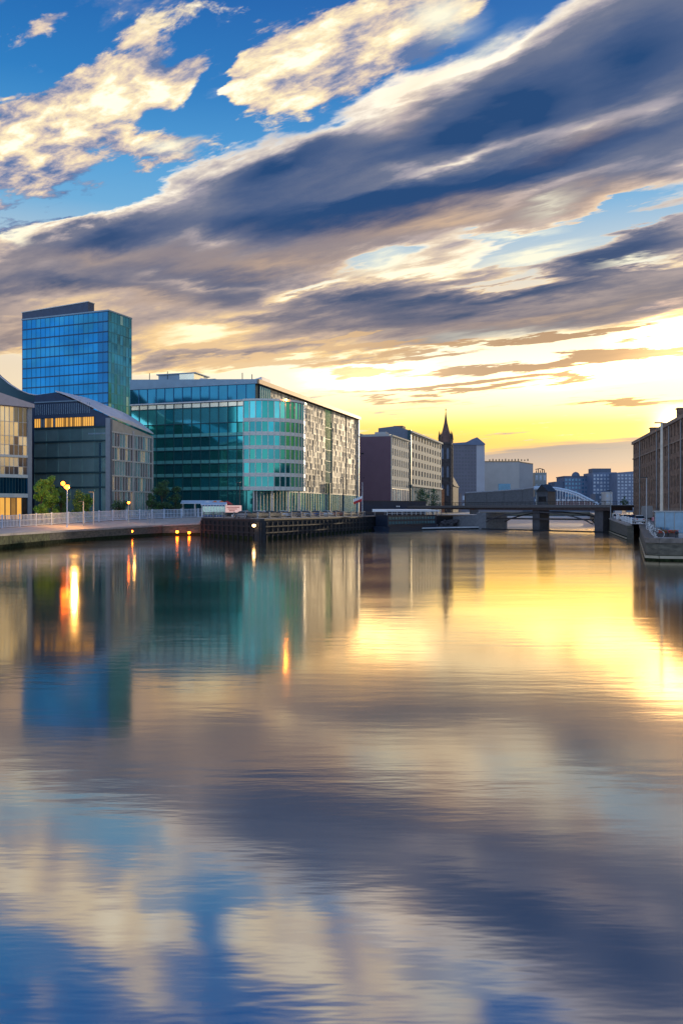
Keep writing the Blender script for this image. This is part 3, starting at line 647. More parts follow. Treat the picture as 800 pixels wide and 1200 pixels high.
cl.build('cream_panels',[g['clad1'],g['clad2'],g['clad3']],to); og.build('dark_openings',g['openings'],to)
mb=MB(); mb.box(7.2,2.3,bay_top-.1,8.0,2.5,bay_top+.05); mb.ball((8.15,2.2,bay_top+.05),.17,10); mb.build('added_streak_lamp',mat('added_streak_lamp_glow',(.2,.06,.01),.4,emit=(1,.3,.03),estr=330),to)  # added lamp, only there to draw a long streak on the water
curtain(to,(0,57.9),(0,65.8),[LZ[0]]+LZ[1:]+[ZT1],1.3,[g['teal4'],g['teal3'],g['tgreen1']],g['frame_dark'],name='dark_slot_panes')
mb=MB(); mb.wall((0,0),(0,97),-.5,97.8,ZT1,ZT1+1.2,-1.5,1.2); mb.build('copper_eaves',g['copper'],to)
mb=MB(); mb.wall((0,0),(0,97),96.6,97.4,0,ZT1,.05,.6); mb.build('corner_fin',g['frame_pale'],to)
mb=MB(); mb.wall((0,0),(0,97),61,61.8,0,LZ[1],.4,.9); mb.build('dark_pilaster',g['frame_dark'],to)
mb=MB(); mb.box(-36,3,ZT1,-14,16,ZT1+2.6); mb.box(-33,4,ZT1+2.6,-21,12,ZT1+4.6); mb.box(-33.5,3.6,ZT1+4.6,-20.5,12.4,ZT1+4.9); mb.build('plant_room',g['parapet'],to)
mb=MB(); mb.box(-25.5,3.0,ZT1+2.7,-20.8,9,ZT1+4.4); mb.build('rooftop_tank',g['creamglass2'],to)
for x_,h_ in ((-36,5.4),(-6,4),(-3,3.4),(-30,5.6)):
    mb=MB(); mb.tube([(x_,4,ZT1+.5),(x_,4,ZT1+h_)],.13,6); mb.build('mast',g['frame_dark'],to)
mb=MB(); mb.prism([(0,0),(5,2.6),(9,1.2),(20,1.0),(24,2.0),(24,0)],(-24,4,ZT1+.6),(1,0,0),(0,0,1),(0,1,0),6); mb.build('roof_canopy',g['roofpale'],to)

# ================================================================ plum-sided building
a=R(18); X0,Y0=PX(457.5,360),360
pb=empty('plum_gable_building',(X0,Y0,4.0),-a,'cream windowed block with a blank plum coloured end wall, right of the teal office','building')
Z=lambda z:z-4.0; PT=Z(PZ(511,360))
body(pb,[(-.4,0.4),(-.4,33),(-26,33),(-26,.4)],0,PT-.3,g['openings'])
mb=MB(); mb.box(-26,0,0,0,.38,PT); mb.build('plum_wall',g['purple'],pb)
mb=MB(); mb.box(-26,.0,PT,-14,10,PT+1.6); mb.box(-14,2,PT,-1,9,PT+1.1); mb.box(-8,3,PT+1.1,-3,8,PT+2.2); mb.build('rooftop_plant',g['far_white'],pb)
mb=MB(); mb.box(-13.4,-.12,PT-7.6,-12.2,-.01,PT-7.1);mb.box(-14.6,-.1,PT-18.2,-14.2,-.01,PT-17.9);mb.box(-12.4,-.1,PT-18.2,-12.0,-.01,PT-17.9);mb.box(-14,-.1,PT-23.4,-13.3,-.01,PT-23.1); mb.build('wall_vents',g['openings'],pb)
def masonry(parent,p0,p1,levels,bay,ww,wh,wallm,winm,sill=.9,th=.35,framem=None,t0=0,wname='window'):
    """wall of piers and spandrels with a separate recessed window object in each opening"""
    d,n=nrm(p0,p1); L=math.dist(p0[:2],p1[:2]); nb=max(1,round(L/bay)); b=L/nb
    w=MB()
    for i in range(nb+1):
        a0=max(0,i*b-(b-ww)/2); a1=min(L,i*b+(b-ww)/2); w.wall(p0,p1,a0,a1,levels[0],levels[-1],0,th)
    for k in range(len(levels)-1):
        z0,z1=levels[k],levels[k+1]
        for i in range(nb):
            u0=i*b+(b-ww)/2+.001; u1=(i+1)*b-(b-ww)/2-.001
            w.wall(p0,p1,u0,u1,z0,z0+sill,0,th-.01); w.wall(p0,p1,u0,u1,z0+sill+wh,z1,0,th-.01)
    w.build('facade',wallm,parent)
    wm=MB(); wm.box(-ww/2,-.04,0,ww/2,0,wh)
    fm=MB(); f=.12
    fm.box(-ww/2,-.1,0,-ww/2+f,.02,wh);fm.box(ww/2-f,-.1,0,ww/2,.02,wh);fm.box(-ww/2+f,-.1,0,ww/2-f,.02,f);fm.box(-ww/2+f,-.1,wh-f,ww/2-f,.02,wh);fm.box(-.05,-.1,f,.05,.02,wh-f)
    ang_=math.atan2(d.y,d.x); proto=None; cnt=0
    for k in range(len(levels)-1):
        for i in range(nb):
            if cnt>=96: break
            t=(i+.5)*b; q=Vector(p0)+d*t+n*.1
            if proto is None:
                o=fm.build(wname,framem or mt['dark_metal'],parent); pn=wm.build('pane',winm,o); proto=o
            else: o=copy_tree(proto,parent)
            o.location=(q.x,q.y,levels[k]+sill); o.rotation_euler=(0,0,ang_); cnt+=1
masonry(pb,(0,.4),(0,33),[11+i*((PT-11)/5) for i in range(6)],4.1,1.7,3.0,g['cream_wall2'],g['win_dark'])
curtain(pb,(0,.4),(0,33),[.2,10.9],3.2,[g['creamglass3'],g['slate1'],g['win_cream']],g['frame_pale'],fw=.4,fd=.4,name='ground_floor_panes')
mb=MB(); mb.wall((0,.4),(0,33),0,32.6,PT-.02,PT+.6,-.5,.9); mb.build('cornice',g['cream_wall'],pb)
# taller neighbour
t0=line_x(481,X0,Y0,a); XA,YA=X0+t0*math.sin(a),Y0+t0*math.cos(a)
cb=empty('cream_riverside_block',(XA,YA,4.0),-a,'long cream stone block of six storeys with regular dark windows, beside the church spire','building')
CT=Z(PZ(507,YA)); Lc=line_x(516,XA,YA,a)
body(cb,[(-.4,0),(-.4,Lc),(-30,Lc),(-30,0)],0,CT-.2,g['grey_roof'])
mb=MB(); mb.hexa([(-.2,.3),(-7.5,.0),(-16,-.2),(-16,14),(-.2,14)],CT-4,[CT+1,CT+3.4,CT+2.6,CT+2.6,CT+1.2]); mb.build('penthouse',g['grey_roof'],cb)
mb=MB(); mb.box(-9.5,4,CT,-5,10,CT+3.9); mb.build('lift_housing',g['rbrick'],cb)
masonry(cb,(0,0),(0,Lc),[13+i*((CT-13)/6) for i in range(7)],6.6,3.1,2.6,g['cream_wall'],g['win_dark'],sill=1.0)
curtain(cb,(0,0),(0,Lc),[.2,12.9],4.2,[g['win_cream'],g['slate1'],g['creamglass3']],g['cream_wall2'],fw=.9,fd=.4,name='ground_floor_panes')
mb=MB(); mb.wall((0,0),(0,Lc),-1,Lc+1,CT-.05,CT+.8,-.6,1.2); mb.wall((0,0),(0,Lc),-.6,Lc+.6,12.9,13.7,.3,1.0); mb.build('cornice',g['cream_wall2'],cb)
mb=MB(); mb.box(-1.2,-1.1,0,.4,-.05,CT+1.2); mb.build('dark_pier',g['frame_dark'],cb)

# ================================================================ church with spire
Yc=500; Xc=PX(522,Yc); 
ch=empty('church_spire',(Xc,Yc,4.0),R(-14),'dark stone church tower with tall pointed copper spire','church')
Z=lambda z:z-4.0; zs=Z(PZ(517,Yc)); zt=Z(PZ(479,Yc))
mb=MB(); mb.box(-3.4,-3.4,0,3.4,3.4,zs-2)
for sx_,sy_ in ((-1,-1),(1,-1),(1,1),(-1,1)):
    mb.box(sx_*3.0,sy_*3.0,0,sx_*4.0,sy_*4.0,zs+1); mb.lathe([(.75,0),(.5,2.4),(.02,5.2)],(sx_*3.5,sy_*3.5,zs+1),6)
mb.box(-3.8,-3.8,zs-2,3.8,3.8,zs-1)
mb.build('tower',g['brick'],ch)
mb=MB(); mb.lathe([(3.9,zs-1),(3.1,zs+3),(1.9,zs+7),(1.0,zs+11),(.42,zs+15.5),(.22,zt-2),(.06,zt)],n=8); mb.build('spire',g['spire'],ch)
for z in (zs-11,zs-22,zs-33):
    for x in (-1.6,1.6):
        o=MB(); o.prism([(-.7,0),(.7,0),(.7,5.5),(0,7),(-.7,5.5)],(x,-3.42,z),(1,0,0),(0,0,1),(0,-1,0),.1); o.build('lancet_window',g['grey_roof'],ch)
mb=MB(); mb.box(-4.05,-4.2,0,-.4,-3.5,14); mb.build('orange_porch',g['orange_glow_stone'],ch)
mb=MB(); mb.hexa([(-4,4),(4,4),(4,34),(-4,34)],0,16); mb.prism([(-4.6,16),(4.6,16),(0,24)],(0,4,0),(1,0,0),(0,0,1),(0,1,0),30); mb.build('nave',g['brick'],ch)
mb=MB(); mb.lathe([(.3,0),(.35,1),(.1,1.4)],(0,0,zt-1.2),8); mb.build('finial',g['copper'],ch)

def scatter(bx,name,m,parent,cap=98):
    """boxes as separate parts; past the cap the rest is one part"""
    for q in bx[:cap]:
        mb=MB(); mb.box(*q); mb.build(name,m,parent)
    if len(bx)>cap:
        mb=MB()
        for q in bx[cap:]: mb.box(*q)
        tag(mb.build(name+'_rows',m,parent),kind='stuff')
# ================================================================ far grey tower
def farblock(name,label,px0,px1,y_top,Y,m,cat='building',depth=30,rz=0,floors=None,win=None,side=None,base=4.0,topy2=None,wm=None,bay=4.5):
    x0,x1=PX(px0,Y),PX(px1,Y); cx_=(x0+x1)/2
    o=empty(name,(cx_,Y,base-.3),rz,label,cat); w=(x1-x0)/2; zt_=PZ(y_top,Y)-base; zt2=PZ(topy2,Y)-base if topy2 else zt_
    mb=MB(); mb.hexa([(-w,0),(w,0),(w,depth),(-w,depth)],0,[zt_,zt2,zt2,zt_]); mb.build('walls',m,o)
    if floors:
        zt3=min(zt_,zt2)
        h=(zt3-3)/floors; bx=[]
        nb=max(1,round(2*w/bay)); b=2*w/nb
        for k in range(floors):
            for i in range(nb):
                if random.random()<.05: continue
                bx.append((-w+i*b+b*.22,-.12,2+k*h+h*.25,-w+(i+1)*b-b*.2,-.02,2+k*h+h*.8))
        bx.sort(key=lambda q:-q[2])
        scatter(bx,'window',wm or g['far_win'],o)
    return o,w,zt_
ft,w,z=farblock('grey_tower','violet grey slab tower with a curved upswept roof, right of the spire',529,558,521,800,g['far_grey'],'tower',22,floors=18,bay=3.0,wm=mat('louvre_grey',(.10,.10,.125),.5,var=.1),rz=R(4))
mb=MB(); mb.box(w+.02,.3,0,w+8.2,12,z+1.5); mb.build('pale_side_wall',g['far_grey_pale'],ft)
mb=MB(); mb.prism([(-w-2,z),(w+8.4,z),(w+8.4,z+1.2),(w+.5,z+7.5),(w-3,z+5.5),(w-10,z+2.6),(-w-2,z+1.4)],(0,-1,0),(1,0,0),(0,0,1),(0,1,0),22); mb.build('upswept_roof',g['far_blue'],ft)
fw_,w,z=farblock('white_hall','large off-white windowless hall with a railing along its flat roof',566,608,541,860,g['far_white'],'hall',40)
mb=MB(); mb.hexa([(w+.05,0),(w+15,3),(w+15,36),(w+.05,36)],0,[z-.4,z-2.5,z-2.5,z-.4]); mb.build('side_wing',mat('grey_white_cladding',(.30,.30,.32),.6,var=.08,scale=.1),fw_)
mb=MB(); mb.box(-w+15.5,-.3,z*.36,-w+28,-.05,z*.56); mb.build('blue_window',g['far_bluewin'],fw_)
mb=MB(); mb.box(-w-.4,-.4,z,w+.4,1,z+1.0)
mb.hexa([(w+.05,-.3),(w+15,2.7),(w+15,3.7),(w+.05,.7)],[z-.4,z-2.5,z-2.5,z-.4],[z+.6,z-1.5,z-1.5,z+.6])
for i in range(13): mb.box(-w+6+i*3.3,0,z+1,-w+7.2+i*3.3,1,z+2.4+random.random())
mb.build('roof_railing',g['copper'],fw_)
fs,w,z=farblock('small_grey_block','small grey-green block with rooftop pipes beside the white hall',626,640,553.5,900,mat('grey_green_wall',(.24,.27,.28),.6,var=.1,scale=.1),floors=4,bay=5)
mb=MB()
for i in range(5): mb.tube([(-4+i*2.2,3,z),(-4+i*2.2,3,z+2.5+i%2*2)],.5,6)
mb.tube([(-5,3,z+3.5),(0,3,z+4.6),(5,3,z+3)],.45,6); mb.build('rooftop_pipes',mt['dark_metal'],fs)
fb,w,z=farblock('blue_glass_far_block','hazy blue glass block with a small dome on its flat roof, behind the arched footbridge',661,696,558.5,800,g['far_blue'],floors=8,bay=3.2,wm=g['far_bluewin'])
mb=MB(); mb.lathe([(4,0),(4,1.5),(3.4,3.2),(2,4.6),(.1,5.2)],(-2,6,z),12); mb.build('dome',g['far_blue_d'],fb)
mb=MB(); mb.box(-w-.6,-.6,z,w+.6,30,z+.9); mb.box(-w-9,2,0,-w-.02,28,z-4.5); mb.build('roof_slab',g['far_blue_d'],fb)
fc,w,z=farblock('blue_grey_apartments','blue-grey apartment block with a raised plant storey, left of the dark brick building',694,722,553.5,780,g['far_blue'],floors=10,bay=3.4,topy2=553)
mb=MB(); mb.box(-w,1,z,-w+17.5,14,z+4); mb.build('plant_storey',g['far_blue_d'],fc)
fd_,w,z=farblock('stepped_apartments','hazy blue apartment wing stepping up behind the dark brick building',722.2,752,553.5,760,mat('haze_tinted_violet_wall',(.14,.17,.25),.6,var=.15,scale=.1),floors=11,bay=3.2,topy2=551)  # haze is put into the violet wall colour
fe,w,z=farblock('pale_low_block','small pale cream low block in front of the blue apartments, just above the bridge end',709,717,576,600,g['far_white'],depth=10,floors=3,bay=2)
fg,w,z=farblock('grey_low_block','low grey-blue terrace behind the right end of the bridge',697,708.8,578,610,g['far_blue_d'],depth=12,floors=3,bay=2.4)
farblock('distant_roofs','low distant blue roofs between the small grey block and the glass block',640.2,661,567,880,g['far_blue_d'],floors=3,bay=4)
farblock('distant_warehouse','long low grey warehouse across the water behind the bridge',540,612,577.5,775,g['far_grey'],floors=2,bay=6,topy2=573.5)
farblock('distant_sheds','low dark sheds on the far bank behind the bridge, right of the long warehouse',612.4,700,582,790,g['far_blue_d'],floors=2,bay=5)

# ================================================================ right bank dark brick building
a_=R(11.5); Yb=215; Xb=PX(743,Yb)
# river face runs from the far corner (px 743) toward the camera side and out of frame
rb=empty('dark_brick_warehouse',(Xb,Yb,3.7),-a_,'dark brown brick warehouse with tall window bays, at the right edge against the sunset','building')
ZR=PZ(517,Yb)-4.6; LR=104
ZR2=ZR
body(rb,[(.45,0),(.45,-LR),(24,-LR),(24,0)],0,ZR-.3,g['openings'])
masonry(rb,(0,-.02),(0,-LR),[2.4+i*((ZR-2.4)/5) for i in range(6)],3.4,1.5,2.3,g['rbrick'],g['win_dark'],sill=.75,framem=g['rbrick2'])
mb=MB(); mb.wall((0,0),(0,-LR),0,LR,0,2.4,-.02,.3); mb.box(.0,0.02,0,24,.4,ZR); mb.build('plinth_and_gable',g['rbrick2'],rb)
mb=MB(); mb.wall((0,0.4),(0,-LR),-.3,LR+.3,ZR,ZR+.7,-1,.7); mb.wall((0,.4),(0,-LR),0,LR,ZR-3.9,ZR-3.6,.36,.5); mb.build('cornice',g['rbrick2'],rb)
for t,w_,h_ in ((14,2,2.0),(30,2.5,1.4),(47,1.6,2.8),(55,3,2.0),(62,2,3.0)): 
    mb=MB(); mb.box(1.5,-t-w_,ZR+.7,3.5,-t,ZR+.7+h_); mb.box(1.3,-t-w_-.2,ZR+.7+h_,3.7,-t+.2,ZR+.9+h_); mb.build('chimney',g['rbrick'],rb)
for t in (12,36,50,62):
    mb=MB(); mb.tube([(-.5,-t,0),(-.5,-t,ZR)],.12,6); mb.build('downpipe',mt['steel'],rb)
# ================================================================ materials for the small things
g['deck']=mat('bridge_deck_steel',(.045,.035,.035),.5,metal=.2,var=.2); g['pier']=mat('bridge_pier_concrete',(.07,.062,.065),.7,var=.2,bump=.2)
g['archline']=mat('arch_blue_white',(.45,.55,.68),.4,var=.06); g['truss']=mat('grey_truss_panels',(.075,.078,.09),.5,metal=.2,var=.2)
g['lamp_on']=mat('lamp_glow',(.2,.06,.01),.4,emit=(1,.16,.006),estr=26); g['lamp_soft']=mat('lamp_glow_soft',(.2,.06,.01),.4,emit=(1,.17,.008),estr=34); g['lamp_white']=mat('lamp_glow_pale',(.3,.25,.2),.4,emit=(1,.6,.25),estr=20)
g['bark']=mat('bark',(.05,.035,.025),.9,var=.4,scale=4)
def leafmat(n,c): 
    m=mat(n,c,.6,var=.45,scale=1.2); return m
g['leaf_bright']=leafmat('leaves_bright',(.17,.36,.03)); g['leaf_mid']=leafmat('leaves_mid',(.07,.17,.03)); g['leaf_dark']=leafmat('leaves_dark',(.028,.08,.045)); g['leaf_yellow']=leafmat('leaves_yellow',(.34,.38,.04))
g['tyre']=mat('tyre_rubber',(.015,.015,.016),.8); g['rim']=mat('wheel_rim',(.4,.4,.42),.35,metal=.7); g['carglass']=mat('car_glass',(.02,.025,.03),.08,metal=.3)
g['headlight']=mat('headlight_glass',(.7,.7,.68),.15); g['taillight']=mat('tail_light',(.4,.02,.01),.2)
def paint(n,c): return mat(n,c,.25,var=.03,spec=.6)
PA={k:paint('paint_'+k,c) for k,c in dict(white=(.72,.73,.74),silver=(.42,.44,.47),black=(.02,.02,.023),blue=(.04,.10,.28),red=(.30,.02,.02),maroon=(.16,.02,.035),grey=(.14,.15,.17)).items()}
g['skin']=mat('skin',(.45,.28,.2),.6); 
CL={k:mat('cloth_'+k,c,.85,var=.15) for k,c in dict(orange=(.65,.16,.03),pink=(.65,.25,.3),red=(.45,.04,.04),navy=(.02,.03,.08),black=(.02,.02,.02),white=(.65,.65,.65),grey=(.16,.16,.18),blue=(.08,.18,.4),denim=(.05,.08,.15)).items()}
g['hair']=mat('hair_dark',(.03,.02,.015),.7); g['hair2']=mat('hair_fair',(.25,.16,.07),.7)
# ================================================================ main bridge
bl=Vector((26,262)); br=Vector((66.5,205)); L=(br-bl).length
# face towards the viewer: direction left->right
d=(br-bl).normalized(); ang_b=math.atan2(d.y,d.x)
bg_=empty('road_bridge',(bl.x,bl.y,0),ang_b,'low dark steel road bridge on slab piers with a shallow arch beneath','bridge')
def tof(px): # distance along the deck at photo column
    k=(px-400)/F; return (k*bl.y-bl.x)/(d.x-k*d.y)
T1,T2,T3=tof(563),tof(624.5),tof(698)
mb=MB(); mb.box(-8,.0,6.35,L,9.5,6.75); mb.build('deck_slab',g['deck'],bg_)
mb=MB(); n=24
for i in range(n):
    x0=-8+(L+8)*i/n; x1=-8+(L+8)*(i+1)/n
    zf=lambda x: 6.15-.6*min(1,max(0,(x+8)/(T2+8)))**.7 if x<T2 else 5.55-.05*(x-T2)/(L-T2)
    mb.hexa([(x0,.25),(x1,.25),(x1,9),(x0,9)],[zf(x0),zf(x1),zf(x1),zf(x0)],6.35)
mb.build('girder',mat('rusty_girder',(.06,.035,.03),.6,metal=.2,var=.25),bg_)
mb=MB(); mb.box(-8,-.12,6.3,L,-.003,7.0); mb.box(-8,9.503,6.3,L,9.62,7.0); mb.build('edge_beams',mat('edge_beam_grey',(.10,.09,.09),.5,var=.1),bg_)
for s_ in (-.05,9.5):
    mb=MB(); mb.box(-8,s_,7.85,L,s_+.08,7.93); mb.box(-8,s_+.01,7.4,L,s_+.06,7.45)
    for i in range(46): x=-8+i*(L+8)/45; mb.box(x-.03,s_+.01,7.0,x+.03,s_+.06,7.86)
    mb.build('railing',mt['dark_metal'],bg_)
for T,w in ((T2,1.25),(T3,1.3)):
    mb=MB(); mb.box(T-w,1.0,-3,T+w,5.0,5.6); mb.box(T-w-.2,.8,-3,T+w+.2,5.2,.35); mb.build('pier',g['pier'],bg_)
mb=MB(); mb.hexa([(T1-14,.8),(T1+1.2,.8),(T1+1.2,9),(T1-14,9)],-3,[3.6,4.4,4.4,3.6]); mb.box(T1-2.2,.4,-3,T1+1.6,9.3,4.9); mb.build('abutment',mat('abutment_grey',(.16,.16,.17),.7,var=.2,bump=.2),bg_)
mb=MB()
pts=[]
for i in range(25):
    u=i/24; x=T1+1.3+(T3-1.6-T1-1.3)*u; pts.append((x,.6,2.1+3.0*(1-(2*u-1)**2)**.8))
mb.tube(pts,.2,6); mb.tube([(p[0],8.6,p[2]) for p in pts],.2,6); mb.build('arch_ribs',g['pier'],bg_)
mb=MB(); mb.box(T1+1.4,.75,3.0,T3-1.6,1.15,3.45); mb.build('service_pipe',g['deck'],bg_)
mb=MB(); mb.box(T1,.2,-.3,T3+1.8,.65,.3); mb.build('fender_boom',mt['black_timber'],bg_)
# control cabin standing on the deck above the middle pier
p=bl+d*(T2); nrm_=Vector((-d.y,d.x))
pc=p+nrm_*5.2
ccb=empty('bridge_control_cabin',(pc.x,pc.y,6.76),ang_b,'dark grey control cabin with a pointed roof on the bridge deck above the middle pier','cabin')
mb=MB(); mb.box(-1.9,-1.6,0,1.9,1.6,4.0); mb.build('walls',g['truss'],ccb)
mb=MB(); mb.prism([(-2.15,3.95),(2.2,3.95),(-.2,5.9)],(0,-1.8,0),(1,0,0),(0,0,1),(0,1,0),3.6); mb.build('pointed_roof',mt['dark_metal'],ccb)
mb=MB(); mb.box(-1.3,-1.68,1.2,1.3,-1.605,2.6); mb.build('window',g['win_dark'],ccb)
mb=MB(); mb.box(-2.8,-1.0,0,-1.905,1.0,3.2); mb.build('side_porch',mat('pale_green_grey',(.28,.30,.29),.6),ccb)
# ================================================================ arched footbridge beyond
Yf=330
fbx=lambda px:PX(px,Yf)
ab=empty('arched_footbridge',(fbx(600),Yf,0),0,'blue-white arched footbridge behind the road bridge, curving down to the right','bridge')
ox=fbx(600); 
cur=[(545,577.5),(570,576),(590,574.8),(612,573),(625,571),(637,571),(652,572),(665,574.5),(678,579),(690,585),(701,591)]
pts=[(fbx(x)-ox,0,PZ(y,Yf)) for x,y in cur]
mb=MB(); mb.tube(pts[4:],.42,8); mb.tube([(x,3.5,z-.5) for x,y,z in pts[4:]],.35,8); mb.build('arch_tubes',g['archline'],ab)
mb=MB(); mb.tube(pts[:5],.24,6); mb.build('parapet_beam',mt['steel'],ab)
for i in range(4):
    (x0,_,z0),(x1,_,z1)=pts[i],pts[i+1]
    mb=MB(); mb.hexa([(x0+.05,.2),(x1-.05,.2),(x1-.05,3),(x0+.05,3)],7.4,[z0-.3,z1-.3,z1-.3,z0-.3]); mb.build('truss_panel',g['truss'],ab)
mb=MB(); mb.box(fbx(535)-ox,-.3,6.2,fbx(706)-ox,4,7.0); mb.build('deck',g['truss'],ab)
for i in range(22):
    x=fbx(630+i*3.2)-ox
    zz_=None
    for (a0,b0) in zip(pts[4:],pts[5:]):
        if a0[0]<=x<=b0[0]: zz_=a0[2]+(b0[2]-a0[2])*(x-a0[0])/(b0[0]-a0[0])
    if zz_ and zz_>7.6:
        mb=MB(); mb.tube([(x,0,7),(x,0,zz_)],.09,5); mb.build('hanger',mt['white_metal'],ab)
mb=MB(); mb.box(fbx(628)-ox,1.2,7.0,fbx(697)-ox,1.4,9.2); mb.build('mesh_balustrade',mat('rose_grey_mesh',(.20,.13,.14),.6,var=.3,scale=2),ab)
for px in (556,705):
    mb=MB(); mb.box(fbx(px)-ox-1.5,.5,-2,fbx(px)-ox+1.5,3.5,6.2); mb.build('support',g['pier'],ab)
# ================================================================ lamps
def lamp(px,Y,z0,ytop,label,mglow,r=.34,post=None,lit=40,arm=False,name='street_lamp'):
    X=PX(px,Y); h=PZ(ytop,Y)-z0
    o=empty(name,(X,Y,z0),0,label,'lamp')
    mb=MB(); mb.tube([(0,0,0),(0,0,.5),(0,0,.5),(0,0,h-.3)],[.16,.14,.09,.07],8); mb.build('post',post or mt['white_metal'],o)
    mb=MB(); mb.lathe([(.2,-.36),(.24,-.30),(.1,-.26)],(0,0,h),10); mb.build('collar',mt['dark_metal'],o)
    mb=MB(); mb.ball((0,0,h),r,12); mb.build('globe',mglow,o,smooth=True)
    mb=MB(); mb.lathe([(r*.9,r*.75),(r*.5,r*1.15),(.03,r*1.3)],(0,0,h),10); mb.build('cap',mt['dark_metal'],o)
    if lit:
        l=bpy.data.lights.new('lamp_light','POINT'); l.energy=lit; l.color=(1,.5,.12); l.shadow_soft_size=r*1.1
        lo=bpy.data.objects.new('lamp_light',l); C.objects.link(lo); lo.parent=o; lo.location=(.8,1.6,h-.5)
    return o
l0=lamp(79,150,2.5,570.5,'tall white street lamp with two blazing orange globes before the green trees',g['lamp_on'],.42,lit=4200)
mb=MB(); hh_=PZ(566.5,150)-2.5; mb.ball((-.75,0,hh_),.36,12); mb.build('side_globe',g['lamp_on'],l0,smooth=True)
mb=MB(); mb.tube([(0,0,hh_-1.2),(-.5,0,hh_-.8),(-.75,0,hh_-.4)],.05,6); mb.build('side_arm',mt['white_metal'],l0)
lamp(151,176,2.75,589,'cream lamp post with a lit amber head on the promenade before the white-barred facade',g['lamp_soft'],.27,post=g['cream_wall2'],lit=120)
def post_(px,Y,z0,yt,label,m=None,name='lamp_post',r=.09):
    X=PX(px,Y); h=PZ(yt,Y)-z0
    o=empty(name,(X,Y,z0),0,label,'lamp post')
    mb=MB(); mb.tube([(0,0,0),(0,0,h)],[r*1.5,r],8); mb.build('post',m or mt['steel'],o)
    mb=MB(); mb.hexa([(-.9,-.14),(.12,-.14),(.12,.14),(-.9,.14)],h,h+.14); mb.build('lamp_head',mt['dark_metal'],o)
    return o
post_(110,160,2.9,577,'unlit slim grey lamp post standing left of the gabled building corner')
post_(98,158,2.8,588,'short unlit grey post between the orange lamp and the slim grey post')
post_(281,190,4.03,566,'slim dark lamp post on the timber wharf, before the corner of the teal office',mt['dark_metal'])
post_(402,222,4.03,560,'dark lamp post near the right end of the timber wharf, before the cream panels',mt['dark_metal'],r=.13)
post_(774.5,108,2.56,496,'very tall pale mast-like lamp post before the dark brick building on the right',mat('pale_cream_mast',(.5,.44,.36),.4),r=.16)
post_(757,128,2.9,560,'thin steel lamp post among the bicycles on the right quay')
post_(715,205,3.6,575,'thin steel lamp post beside the right end of the road bridge')
# ladder hoops at the quay edge
for px,lab in ((173,'left hoop of two dark ladder rails at the promenade edge'),(178.5,'right hoop of two dark ladder rails at the promenade edge')):
    X=PX(px,172); o=MB(); o.tube([(0,0,0),(0,0,2.3),(.15,0,2.55),(.45,0,2.6),(.7,0,2.5),(.8,0,2.2),(.8,0,0)],.055,6)
    q=o.build('ladder_rail',mt['steel']); q.location=(X,172,2.75); q.rotation_euler=(0,0,1.2); tag(q,lab,'ladder rail')
# waterline lanterns; the one below the grey posts is added for a streak
for px,Y,z,lab,mm in ((208.5,182.6,.9,'small orange lantern fixed low on the stone quay wall',g['lamp_soft']),(222.5,183.2,.7,'brighter orange lantern low on the quay wall where it meets the timber wharf',g['lamp_on']),(298,156.2,2.8,'small pale lantern on the front corner of the timber wharf',g['lamp_white']),(97,158,.9,'small added orange lantern for a water streak, low on the quay wall below the unlit grey posts',g['lamp_soft']),(155.5,171,1.3,'small orange lantern on the quay wall below the cream lamp post',g['lamp_soft'])):
    o=empty('quay_lantern',(PX(px,Y),Y-.75,z),0,lab,'lantern')
    mb=MB(); mb.ball((0,0,0),.3,10); mb.build('glass_globe',mm,o,smooth=True)
    mb=MB(); mb.box(-.07,.2,.1,.07,.9,.22); mb.lathe([(.3,.2),(.2,.34),(.05,.4)],(0,0,0),8); mb.build('bracket',mt['dark_metal'],o)
# ================================================================ trees
def tree(x,y,z,h,rx,label,lm,n=2600,trunkh=.35,leaf=.34,group=None,name='broadleaf_tree',seed=0,sq=1.0):
    rnd=random.Random(seed); o=empty(name,(x,y,z),rnd.random()*6,label,'tree',group)
    tb=MB(); tb.tube([(0,0,0),(.1,0,h*trunkh*.6),(.0,.1,h*trunkh),(.1,0,h*.75)],[.22*h/8,.17*h/8,.13*h/8,.04],8)
    cl=[]
    for i in range(9):
        a_=i*2.4; rr=rx*rnd.uniform(.35,.8); zz_=h*rnd.uniform(trunkh+.08,.9)
        e=(math.cos(a_)*rr,math.sin(a_)*rr,zz_); tb.tube([(0,0,zz_*.62),(e[0]*.5,e[1]*.5,zz_*.85),e],[.08*h/8,.05,.02],5); cl.append(e)
    tb.build('trunk',g['bark'],o)
    for i in range(16): 
        t=rnd.uniform(0,6.28); u=rnd.random()**.6; zz_=rnd.uniform(trunkh,1); w=math.sin(math.pi*min(1,max(0.05,(zz_-trunkh+.1)/(1.12-trunkh))))**.7
        cl.append((math.cos(t)*rx*u*w,math.sin(t)*rx*u*w,h*zz_*.97))
    lb=MB()
    for i in range(n):
        c=rnd.choice(cl); R_=rx*.36*sq
        v=Vector((rnd.gauss(0,1),rnd.gauss(0,1),rnd.gauss(0,.8))); v=v.normalized()*R_*rnd.random()**.45
        p=Vector(c)+v; s=leaf*rnd.uniform(.6,1.3); q=Vector((rnd.gauss(0,1),rnd.gauss(0,1),rnd.gauss(0,1))).normalized(); w=q.orthogonal().normalized(); q2=q.cross(w)
        lb.face([p-w*s*.5,p+q2*s*.32,p+w*s*.5,p-q2*s*.32],rnd.choices(range(len(lm)),[3]+[1]*(len(lm)-1))[0])
    lb.build('crown',lm,o); return o
LB_=[g['leaf_bright'],g['leaf_mid'],g['leaf_yellow']]; LD_=[g['leaf_dark'],g['leaf_mid']]
